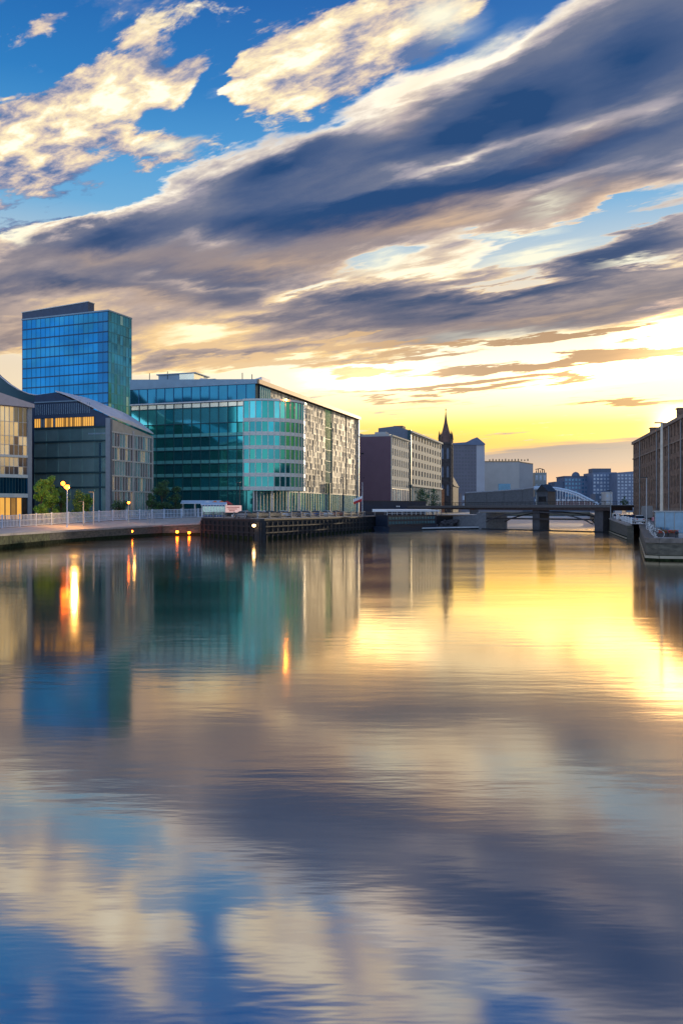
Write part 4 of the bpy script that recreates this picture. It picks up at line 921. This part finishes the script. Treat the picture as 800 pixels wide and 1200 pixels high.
def tr(px,Y,z,ytop,rpx,label,lm,seed,**k): return tree(PX(px,Y),Y,z,PZ(ytop,Y)-z,rpx/F*Y,label,lm,seed=seed,**k)
tr(49,166,3.1,555,9,'bright green tree nearest the gold-glass building, lit by the orange lamp',LB_,1,trunkh=.08,n=6500,sq=1.25,leaf=.25)
tr(60,172,3.2,559,10,'bright green tree directly left of the orange street lamp',LB_,2,trunkh=.08,n=6500,sq=1.25,leaf=.25)
tr(72,176,3.3,572,8,'dark green shrubby tree behind the orange street lamp',[g['leaf_mid'],g['leaf_dark']],3,trunkh=.06,n=5200,sq=1.3,leaf=.25)
tr(92,174,3.3,576,9,'green and yellow tree right of the orange street lamp',[g['leaf_mid'],g['leaf_yellow'],g['leaf_dark']],4,trunkh=.06,n=5200,sq=1.3,leaf=.25)
tr(103,178,3.4,580,7,'small green tree beside the slim grey lamp post',[g['leaf_mid'],g['leaf_bright']],5,trunkh=.08,sq=1.3)
tr(140,190,3.6,584,9,'low spreading dark tree before the white-barred glass facade',LD_,6,trunkh=.35,n=900)
tr(190,205,3.9,560,12,'large dark green tree between the gabled building and the teal office',LD_,7,trunkh=.2,n=5600,leaf=.26)
tr(206,209,4.0,570,9,'smaller dark green tree right of the large dark tree by the teal office',LD_,8,trunkh=.2)
tr(178,200,3.8,578,7,'dark bush-like tree left of the large dark tree by the teal office',LD_,9,trunkh=.15)
tr(494,300,4,573,9,'low dark round tree at the left end of the road bridge',LD_,10,trunkh=.25,n=1800)
tr(507,305,4,574,9,'second low dark tree beside the orange church porch',LD_,11,trunkh=.25,n=1800)
tr(731,240,3.9,582,5,'small dark tree between the bridge end and the dark brick building',LD_,12,trunkh=.3,n=900)
# ================================================================ cars
def lofted(mb,secs,mi=0):
    """sections: list of (x,[(y,z)...]) joined along x"""
    n=len(secs[0][1]); b=len(mb.v)
    for x,ps in secs: mb.v += [(x,y,z) for y,z in ps]
    for i in range(len(secs)-1):
        for k in range(n):
            k2=(k+1)%n; mb.f.append((b+i*n+k,b+(i+1)*n+k,b+(i+1)*n+k2,b+i*n+k2)); mb.m.append(mi)
    mb.f.append(tuple(b+k for k in range(n))); mb.m.append(mi); mb.f.append(tuple(b+(len(secs)-1)*n+k for k in range(n-1,-1,-1))); mb.m.append(mi)
def sec(w,z0,z1): return [(-w,z0),(-w*1.0,(z0+z1)/2),(-w*.92,z1),(w*.92,z1),(w,(z0+z1)/2),(w,z0)]
def wheels(o,xs,yw,r):
    for x in xs:
        for s_ in (-1,1):
            mb=MB(); mb.tube([(x,s_*(yw-.2),r),(x,s_*yw,r)],r,16); w=mb.build('wheel',g['tyre'],o)
            mb=MB(); mb.tube([(x,s_*yw,r),(x,s_*(yw+.02),r)],r*.6,12); mb.build('rim',g['rim'],w)
def car(x,y,z,rz,pt_,label,group='cars parked on the quays',kind='car'):
    o=empty('parked_car',(x,y,z),rz,label,kind,group)
    mb=MB(); lofted(mb,[(-2.15,sec(.72,.4,.72)),(-2.0,sec(.84,.28,.9)),(-1.2,sec(.88,.26,.98)),(.9,sec(.88,.26,.93)),(1.8,sec(.85,.28,.78)),(2.12,sec(.72,.36,.62))]); mb.build('body',pt_,o)
    mb=MB(); lofted(mb,[(-1.95,sec(.72,.88,.92)),(-1.35,sec(.70,.9,1.38)),(-.3,sec(.70,.9,1.46)),(.35,sec(.69,.9,1.42)),(1.15,sec(.72,.88,.95))]); mb.build('windows',g['carglass'],o)
    mb=MB(); lofted(mb,[(-1.4,sec(.62,1.36,1.41)),(-.3,sec(.64,1.44,1.5)),(.38,sec(.62,1.40,1.45))]); mb.build('roof',pt_,o)
    wheels(o,(-1.3,1.3),.9,.33)
    for s_ in (-1,1):
        mb=MB(); mb.box(1.98,s_*.5-.16,.56,2.16,s_*.5+.16,.70); mb.build('headlight',g['headlight'],o)
        mb=MB(); mb.box(-2.17,s_*.55-.13,.66,-2.05,s_*.55+.13,.82); mb.build('tail_light',g['taillight'],o)
    return o
def van(x,y,z,rz,pt_,label,box=None,cat='van',name='parked_van'):
    o=empty(name,(x,y,z),rz,label,cat)
    mb=MB(); lofted(mb,[(-2.6,sec(.95,.4,2.2)),(1.0,sec(.98,.35,2.3)),(1.6,sec(.95,.35,1.9 if not box else 2.0)),(2.3,sec(.92,.35,1.15)),(2.65,sec(.85,.4,.95))] if not box else [(.7,sec(.98,.5,2.2)),(1.9,sec(.98,.4,2.1)),(2.4,sec(.95,.4,1.3)),(2.7,sec(.9,.4,1.1))]); mb.build('body' if not box else 'cab',pt_,o)
    if box: mb=MB(); mb.box(-3.6,-1.1,.7,.6,1.1,3.2); mb.build('cargo_box',box,o); mb=MB(); mb.box(-3.5,-.5,.45,2,.5,.69); mb.build('chassis',mt['dark_metal'],o)
    mb=MB(); 
    for s_ in (-1,1): mb.hexa([(1.0,s_*.965),(1.9,s_*.94),(1.9,s_*.99),(1.0,s_*1.0)],1.2,1.75)
    mb.prism([(1.66,1.88),(2.28,1.2),(2.33,1.22),(1.71,1.9)],(0,-.8,0),(1,0,0),(0,0,1),(0,1,0),1.6); mb.build('windows',g['carglass'],o)
    wheels(o,(-1.8,1.7),1.0,.36)
    for s_ in (-1,1):
        mb=MB(); mb.box(2.55,s_*.6-.14,.72,2.72,s_*.6+.14,.92); mb.build('headlight',g['headlight'],o)
    return o
wd=Vector((22,60)).normalized(); wn=Vector((-wd.y,wd.x))  # along and inland of the wharf
cars=[('silver',0,'silver car parked at the corner of the timber wharf, first of the row'),('white',6,'white car parked second along the timber wharf row'),('black',11.5,'black car between white cars on the timber wharf'),('white',17,'white car in the middle of the wharf row before the bay columns'),
 ('grey',23.5,'grey car before the green ground-floor glass of the teal office'),('silver',29,'silver car under the cream panels near the dark slot'),('blue',35,'blue car beside the dark vertical slot of the cream facade'),('white',41.5,'white car near the right end of the teal office'),('red',48,'red car parked last in the wharf row')]
for c_,t,lab in cars:
    p=Vector((-14,166))+wd*(t*1.12)+wn*6.5; car(p.x,p.y,4.03,math.atan2(wd.y,wd.x)+math.pi/2+random.uniform(-.1,.1),PA[c_],lab)
rd=Vector((15,66)).normalized(); 
for i,(c_,px,Y,lab) in enumerate([('silver',722,196,'silver car on the right quay closest to the bridge end'),('white',730,182,'white car on the right quay behind the row of bicycles'),('blue',738,172,'pale blue-tinted car on the right quay below the small dark tree'),('silver',748,150,'silver car beside the maroon lorry on the right quay')]):
    car(PX(px,Y),Y,3.3,math.atan2(rd.y,rd.x),PA[c_],lab)
van(PX(727,225),225,3.85,1.0,PA['white'],'white panel van on the right quay just beyond the bridge end')
van(PX(757,178),178,3.35,1.25,PA['maroon'],'maroon lorry with a dark grey box body on the right quay','x' and PA['grey'],'lorry','parked_lorry')
# ================================================================ people
def skinned(name,verts,edges,rad,mats,zone,parent=None,sub=1):
    me=bpy.data.meshes.new(name); me.from_pydata(verts,edges,[]); ob=bpy.data.objects.new(name,me); C.objects.link(ob)
    sk=ob.modifiers.new('skin','SKIN'); 
    for i,r in enumerate(rad): me.skin_vertices[0].data[i].radius=(r,r) if not isinstance(r,tuple) else r
    me.skin_vertices[0].data[0].use_root=True
    ss=ob.modifiers.new('sub','SUBSURF'); ss.levels=sub; ss.render_levels=sub
    dg=bpy.context.evaluated_depsgraph_get(); m2=bpy.data.meshes.new_from_object(ob.evaluated_get(dg)); 
    bpy.data.objects.remove(ob); m2.name=name
    for m in mats: m2.materials.append(m)
    for p in m2.polygons: p.material_index=zone(p.center); p.use_smooth=True
    o=bpy.data.objects.new(name,m2); C.objects.link(o)
    if parent: o.parent=parent
    return o
def person(x,y,z,rz,top,legs,hair,label,stride=.18,armf=.12,seed=0):
    rnd=random.Random(seed); s=rnd.uniform(.95,1.05)
    v=[(0,0,.95),(0,0,1.12),(0,.01,1.32),(0,.01,1.46),(0,0,1.54),(0,-.02,1.66),(0,-.01,1.75)]
    r=[(.15,.11),(.14,.10),(.17,.11),(.09,.07),(.055,.055),(.085,.10),(.06,.07)]
    e=[(i,i+1) for i in range(6)]
    for sx_ in (-1,1):
        st=stride*sx_; b=len(v)
        v+=[(.095*sx_,0,.90),(.10*sx_,-st*.5-.02,.50),(.10*sx_,-st+.03,.09),(.11*sx_,-st-.14,.05)]; r+=[.095,.065,.045,.04]; e+=[(0,b),(b,b+1),(b+1,b+2),(b+2,b+3)]
        b=len(v); sw=armf*sx_
        v+=[(.19*sx_,.01,1.42),(.24*sx_,.03+sw*.3,1.15),(.25*sx_,-.06+sw,.90),(.25*sx_,-.09+sw,.82),(.25*sx_,-.11+sw,.74)]; r+=[.06,.045,.034,.036,.022]; e+=[(3,b),(b,b+1),(b+1,b+2),(b+2,b+3),(b+3,b+4)]
        v.append((.225*sx_,-.13+sw,.80)); r.append(.015); e.append((b+3,len(v)-1))
    v.append((0,-.125,1.65)); r.append(.016); e.append((5,len(v)-1))
    def zone(c):
        if c.z>1.49: return 0
        if c.z<.86 and abs(c.x)>.2: return 0
        if c.z>.88 or abs(c.x)>.19: return 1
        return 2 if c.z>.1 else 3
    o=skinned('person',v,e,r,[g['skin'],top,legs,CL['black']],zone)
    tag(o,label,'person'); o.location=(x,y,z); o.rotation_euler=(0,0,rz); o.scale=(s,s,s)
    mb=MB(); mb.ball((0,.015,1.70),.105,12,0,(1,1.15,1.1)); 
    # keep the face clear: hair cap is cut in front
    cap=MB(); 
    for f in mb.f:
        c=sum((Vector(mb.v[i]) for i in f),Vector())/len(f)
        if c.z>1.73 or c.y>.02: cap.face([mb.v[i] for i in f])
    cap.build('hair',hair,o,smooth=True)
    for sx_ in (-1,1):
        mb=MB(); mb.ball((.033*sx_,-.108,1.675),.012,6); mb.build('eye',CL['black'],o)
    mb=MB(); mb.box(-.025,-.112,1.60,.025,-.104,1.608); mb.build('mouth',CL['red'],o)
    return o
k_=0
for px,Y,z,rz,t,l,lab in [
 (497,284,4.03,1.2,'white','black','person in white top and black trousers, leftmost of the group by the bridge'),
 (501,286,4.03,-.6,'white','denim','person in a white top and jeans by the low dark trees'),
 (506,284,4.03,2.6,'navy','black','person in dark navy clothes in the group beside the orange church porch'),
 (511.5,283,4.03,.4,'red','black','person in a red jacket below the orange church porch'),
 (517,282,4.03,-2.0,'pink','denim','person in a pink top beside the person in black by the church porch'),
 (522.5,284,4.03,1.0,'black','black','person all in black standing right of the pink-topped person'),
 (310,181,4.03,.6,'white','denim','person in white walking on the wharf by the silver car'),
 (352,198,4.03,2.4,'blue','black','person in a blue jacket on the wharf before the parked cars'),
 (290,176,4.03,-1.2,'red','black','person in red beside the long cream bench on the wharf'),
 (736.5,184,3.4,.2,'orange','orange','person in orange overalls left of the pair on the right quay'),
 (741.5,186,3.4,1.5,'orange','grey','person in an orange jacket and grey trousers on the right quay'),
 (765,138,3.0,2.9,'pink','navy','person in a pink top beside the maroon lorry'),
 (768.5,133,3.0,-.4,'black','black','person in black clothes behind the tall pale mast'),
 ]:
    person(PX(px,Y),Y,z,rz,CL[t],CL[l],g['hair'] if k_%3 else g['hair2'],lab,seed=k_,stride=.05+.2*(k_%2)); k_+=1
# ================================================================ bicycles on the right quay
def bicycle(fm_):
    o=empty('bicycle',(0,0,0))
    for x in (-.52,.52):
        n=24; ring=[(x+.34*math.cos(t*2*math.pi/n),0,.34+.34*math.sin(t*2*math.pi/n)) for t in range(n+1)]
        mb=MB(); mb.tube(ring,.028,5,cap=False); w=mb.build('wheel',fm_,o)
        mb=MB()
        for t in range(8): mb.tube([(x,0,.34),(x+.33*math.cos(t*.785),0,.34+.33*math.sin(t*.785))],.006,3)
        mb.build('spokes',mt['steel'],w)
    mb=MB()
    for a_,b_ in (((-.52,0,.34),(-.15,0,.82)),((-.52,0,.34),(-.05,0,.30)),((-.05,0,.30),(-.18,0,.9)),((-.05,0,.30),(.38,0,.82)),((-.15,0,.82),(.38,0,.84)),((.36,0,.95),(.52,0,.34))): mb.tube([a_,b_],.024,6)
    mb.build('frame',fm_,o)
    mb=MB(); mb.hexa([(-.32,-.07),(-.06,-.03),(-.06,.03),(-.32,.07)],.9,.96); mb.build('saddle',mt['dark_metal'],o)
    mb=MB(); mb.tube([(.30,-.26,1.02),(.38,-.1,.98),(.36,0,.95),(.38,.1,.98),(.30,.26,1.02)],.016,5); mb.build('handlebar',mt['steel'],o)
    return o
bps=[bicycle(mt['white_metal']),bicycle(mt['dark_metal'])]; used_=[0,0]; i=0
e0=Vector((34.9,95)); e1=Vector((56.5,157)); ed=(e1-e0).normalized(); en=Vector((ed.y,-ed.x))
for t in [3.5+k*1.35 for k in range(36)]:
    k2=0 if (i*5)%7<4 else 1
    o=bps[k2] if not used_[k2] else copy_tree(bps[k2]); used_[k2]=1
    p=e0+ed*t+en*random.uniform(1.2,1.9); o.location=(p.x,p.y,2.52+.5*t/65); o.rotation_euler=(R(random.uniform(-5,5)),0,math.atan2(ed.y,ed.x)+random.uniform(.2,1.0))
    tag(o,('pale silver' if k2==0 else 'black')+' bicycle in the long row parked along the edge of the right quay','bicycle',('pale' if k2==0 else 'black')+' bicycles parked along the right quay'); i+=1
# kiosk, planters, bollards on the near right wharf
o=empty('glazed_kiosk',(PX(789,103),103.5,2.55),-.3,'pale blue glazed kiosk with white posts at the right edge, behind the red flowers','kiosk')
mb=MB(); mb.box(-2.1,0,0,2.6,2.4,.25); mb.build('plinth',mt['steel'],o)
for k in range(4):
    mb=MB(); mb.box(-1.95+k*1.12,.02,.3,-.93+k*1.12,.06,2.9); mb.build('glass_panel',mat('pale_blue_glass',(.07,.16,.28),.1,metal=.4),o)
for k in range(5):
    mb=MB(); mb.box(-2.02+k*1.12,-.04,.25,-1.96+k*1.12,.1,2.95); mb.build('upright',mt['steel'],o)
mb=MB(); mb.box(-2.2,-.2,2.95,2.7,2.5,3.08); mb.build('roof',mt['steel'],o); mb=MB(); mb.box(-2,.12,.25,2.5,2.3,2.94); mb.build('back_wall',mat('pale_panel',(.10,.12,.15),.5),o)
for k,(px,Y,lab) in enumerate([(776,97.5,'left one of two planters of red flowers on the near right wharf'),(788,97.2,'right one of two planters of red flowers on the near right wharf')]):
    o=empty('flower_planter',(PX(px,Y),Y,2.54),.1,lab,'planter','red flower planters')
    mb=MB(); mb.hexa([(-.55,-.22),(.55,-.22),(.55,.22),(-.55,.22)],0,.42); mb.box(-.6,-.27,.421,.6,.27,.47); mb.build('trough',g['pier'],o)
    lb=MB(); rr=random.Random(k)
    for q in range(420):
        c=Vector((rr.uniform(-.55,.55),rr.uniform(-.24,.24),.5+rr.random()**1.5*.34)); w=Vector((rr.gauss(0,1),rr.gauss(0,1),rr.gauss(0,1))).normalized()*.05; u=w.orthogonal()
        lb.face([c-w,c+u,c+w,c-u],0 if rr.random()<.6 else 1)
    lb.build('flowers',[mat('red_petals',(.6,.03,.015),.6,var=.3),g['leaf_mid']],o)
for k,(px,Y,lab) in enumerate([(792,96,'black curved mooring bollard beside the red flower planter'),(770,100.5,'squat black mooring bollard at the rounded corner of the right wharf')]):
    o=MB(); o.lathe([(.22,0),(.2,.08),(.14,.2),(.13,.45),(.24,.55),(.26,.65),(.12,.74),(.02,.76)],n=14); q=o.build('mooring_bollard',mt['dark_metal'],smooth=True); q.location=(PX(px,Y),Y,2.54); tag(q,lab,'bollard')
# ================================================================ wharf furniture on the left
o=empty('ticket_kiosk',(PX(248,192),195,4.02),.1,'blue and white timber kiosk with glazed sides at the left end of the wharf','kiosk')
w=PX(262,192)-PX(235,192)
mb=MB(); mb.box(-w/2,0,0,w/2,3,.5); mb.box(-w/2,0,2.5,w/2,3,2.75); mb.build('panels',CL['blue'],o)
mb=MB(); mb.box(-w/2+.15,.15,.5,w/2-.15,2.85,2.5); mb.build('glazing',g['slate1'],o)
for k in range(9):
    mb=MB(); x=-w/2+k*w/8; mb.box(x-.07,-.05,0,x+.07,.1,2.8); mb.build('white_post',mt['white_metal'],o)
mb=MB(); mb.hexa([(-w/2-.3,-.4),(w/2+.3,-.4),(w/2+.3,3.3),(-w/2-.3,3.3)],2.8,[2.95,2.95,3.5,3.5]); mb.build('roof',mt['picket'],o)
o=empty('pink_signboard',(PX(273,186),187,4.02),.1,'pale pink lit signboard on two posts beside the blue kiosk','sign')
mb=MB(); mb.box(-1.8,-.06,1.0,1.8,.06,2.7); mb.build('board',mat('pink_board',(.75,.5,.42),.5,emit=(1,.55,.42),estr=.35),o)
for x in (-1.5,1.5):
    mb=MB(); mb.box(x-.06,.07,0,x+.06,.18,2.6); mb.build('post',mt['steel'],o)
for k in range(3):
    mb=MB(); mb.box(-1.5+k*.25,-.09,2.2-k*.4,1.3-k*.5,-.065,2.36-k*.4); mb.build('text_bar',CL['red'],o)
o=empty('terrace_canopy',(PX(232,206),210,4.05),.1,'pale slatted terrace canopy behind the blue kiosk','canopy')
for x in (-4.5,-1.5,1.5,4.5):
    for y_ in (0,3):
        mb=MB(); mb.box(x-.08,y_-.08,0,x+.08,y_+.08,3.2); mb.build('post',mt['white_metal'],o)
mb=MB(); mb.hexa([(-5,-.5),(5,-.5),(5,3.6),(-5,3.6)],3.2,[3.35,3.35,4.1,4.1]); mb.build('awning',mt['picket'],o)
for px,Y,c_,lab in ((243,207,'white','white parasol left of the orange ones on the terrace'),(252,208,'orange','orange parasol in the middle of the wharf terrace'),(259.5,206,'orange','orange-red parasol at the right of the middle one on the terrace'),(266,209,'red','red parasol at the right end of the wharf terrace')):
    o=empty('parasol',(PX(px,Y),Y,4.04),0,lab,'parasol','parasols on the wharf terrace')
    mb=MB(); mb.tube([(0,0,0),(0,0,3.9)],.04,6); mb.build('pole',mt['steel'],o)
    mb=MB(); mb.lathe([(1.5,3.0),(1.48,3.1),(.8,3.55),(.03,3.95)],n=8); mb.build('canopy',CL[c_],o)
o=empty('long_bench',(PX(312,172),173,4.03),math.atan2(wd.y,wd.x),'long low cream bench wall along the wharf before the parked cars','bench')
mb=MB(); mb.box(-8,-.3,.4,9,.35,.5); mb.build('seat',g['clad2'],o); mb=MB(); mb.box(-8,.36,.2,9,.46,.95); mb.build('backrest',g['clad1'],o)
for k in range(5):
    mb=MB(); mb.box(-7.5+k*3.9,-.2,0,-7.2+k*3.9,.3,.399); mb.build('leg',mt['steel'],o)
# flagpole
o=empty('flagpole',(PX(424.5,232),232,4.03),0,'thin pale flagpole with a small red and white flag in front of the plum wall','flagpole')
mb=MB(); mb.tube([(0,0,0),(0,0,PZ(565,232)-4)],[.09,.05],8); mb.build('pole',mt['white_metal'],o)
mb=MB()
for k in range(8):
    y0=.12*math.sin(k*.9); y1=.12*math.sin((k+1)*.9); x0,x1=-.1-k*.3,-.4-k*.3; z0=5.6-k*.12; z1=5.48-k*.12
    mb.face([(x0,y0,z0-.75),(x1,y1,z1-.75),(x1,y1,z1),(x0,y0,z0)],0); mb.face([(x0,y0,z0-1.5),(x1,y1,z1-1.5),(x1,y1,z1-.75),(x0,y0,z0-.75)],1)
mb.build('flag',[CL['white'],CL['red']],o)
# navy hoarding and the moored barge
ho=Vector((PX(424,262),262)); he=Vector((PX(499,275),275)); dh=(he-ho)
o=empty('site_hoarding',(ho.x,ho.y,4.0),math.atan2(dh.y,dh.x),'long navy blue hoarding below the plum wall, behind the barge','hoarding')
mb=MB(); mb.box(0,0,0,dh.length,.2,4.4); mb.build('panels',mat('navy_hoarding',(.006,.018,.045),.5,var=.2,scale=.4),o)
mb=MB(); mb.box(0,-.1,4.401,dh.length,.3,4.6); mb.build('capping',mt['dark_metal'],o)
mb=MB(); mb.box(13.2,-.03,2.6,13.7,-.003,3.0); mb.box(14,-.03,2.6,14.5,-.003,3.0); mb.build('white_mark',mt['white_metal'],o)
b0=Vector((9.6,216)); b1_=Vector((26.5,239)); db=b1_-b0
o=empty('river_barge',(b0.x,b0.y,0),math.atan2(db.y,db.x),'long dark two-deck barge with a white canopy moored beyond the timber wharf','boat')
Lb=db.length
mb=MB(); lofted(mb,[(0,[(-1.2,.0),(-1.5,.8),(-1.6,1.3),(1.6,1.3),(1.5,.8),(1.2,.0)]),(2,[(-1.9,-.4),(-2.1,.6),(-2.2,1.3),(2.2,1.3),(2.1,.6),(1.9,-.4)]),(Lb-2,[(-1.9,-.4),(-2.1,.6),(-2.2,1.3),(2.2,1.3),(2.1,.6),(1.9,-.4)]),(Lb,[(-1.2,.3),(-1.5,.8),(-1.6,1.5),(1.6,1.5),(1.5,.8),(1.2,.3)])]); mb.build('hull',mat('barge_black_blue',(.015,.022,.04),.4,var=.2),o)
mb=MB(); mb.box(1.5,-1.9,1.3,Lb-1.5,1.9,4.3); mb.build('cabin',mat('barge_cabin_blue',(.008,.014,.03),.45,var=.2),o)
for z_ in (1.9,3.1):
    for k in range(16):
        mb=MB(); x=2.1+k*(Lb-4.2)/16; mb.box(x,-1.95,z_,x+1.0,-1.905,z_+.75); mb.build('window',g['slate2'],o)
mb=MB(); mb.hexa([(.6,-2.3),(Lb-.6,-2.3),(Lb-.6,2.3),(.6,2.3)],5.2,[5.6,5.6,5.9,5.9]); mb.build('canopy',mt['white_metal'],o)
for k in range(12):
    mb=MB(); x=1+k*(Lb-2)/11; mb.box(x-.05,-2.1,4.3,x+.05,-2.0,5.2); mb.build('stanchion',mt['white_metal'],o)
mb=MB(); mb.box(.8,-2.15,4.75,Lb-.8,-2.1,4.82); mb.build('handrail',mt['white_metal'],o)
# pontoon walkway
pp=[(PX(427,218),218),(PX(450,222),222),(PX(490,229),229),(PX(530,238),238),(PX(562,243),243)]
o=empty('pontoon',(pp[0][0],pp[0][1],0),0,'long low curved pontoon with a white edge, between the barge and the bridge','pontoon')
mb=MB(); m2=MB(); ox_,oy_=pp[0]
for a_,b_ in zip(pp[1:],pp[2:]):
    p0=(a_[0]-ox_,a_[1]-oy_); p1=(b_[0]-ox_,b_[1]-oy_); Lp=math.dist(p0,p1)
    mb.wall(p0,p1,0,Lp,-.3,.45,-2.2,0); m2.wall(p0,p1,0,Lp,.45,.75,-2.2,.1)
mb.build('float',mt['black_timber'],o); m2.build('deck_edge',mat('pontoon_white',(.6,.6,.6),.5),o)
# scrub and stones below the bridge's left end
rk=MB(); rr=random.Random(5)
for k in range(160):
    t=rr.random(); c=(30+t*13+rr.uniform(-1,1),246+t*16+rr.uniform(-1.5,.5),rr.uniform(0,2.6)); rk.ball(c,rr.uniform(.3,.8),6,0,(1,1,.7))
tag(rk.build('embankment_rubble',g['pier']),kind='stuff')
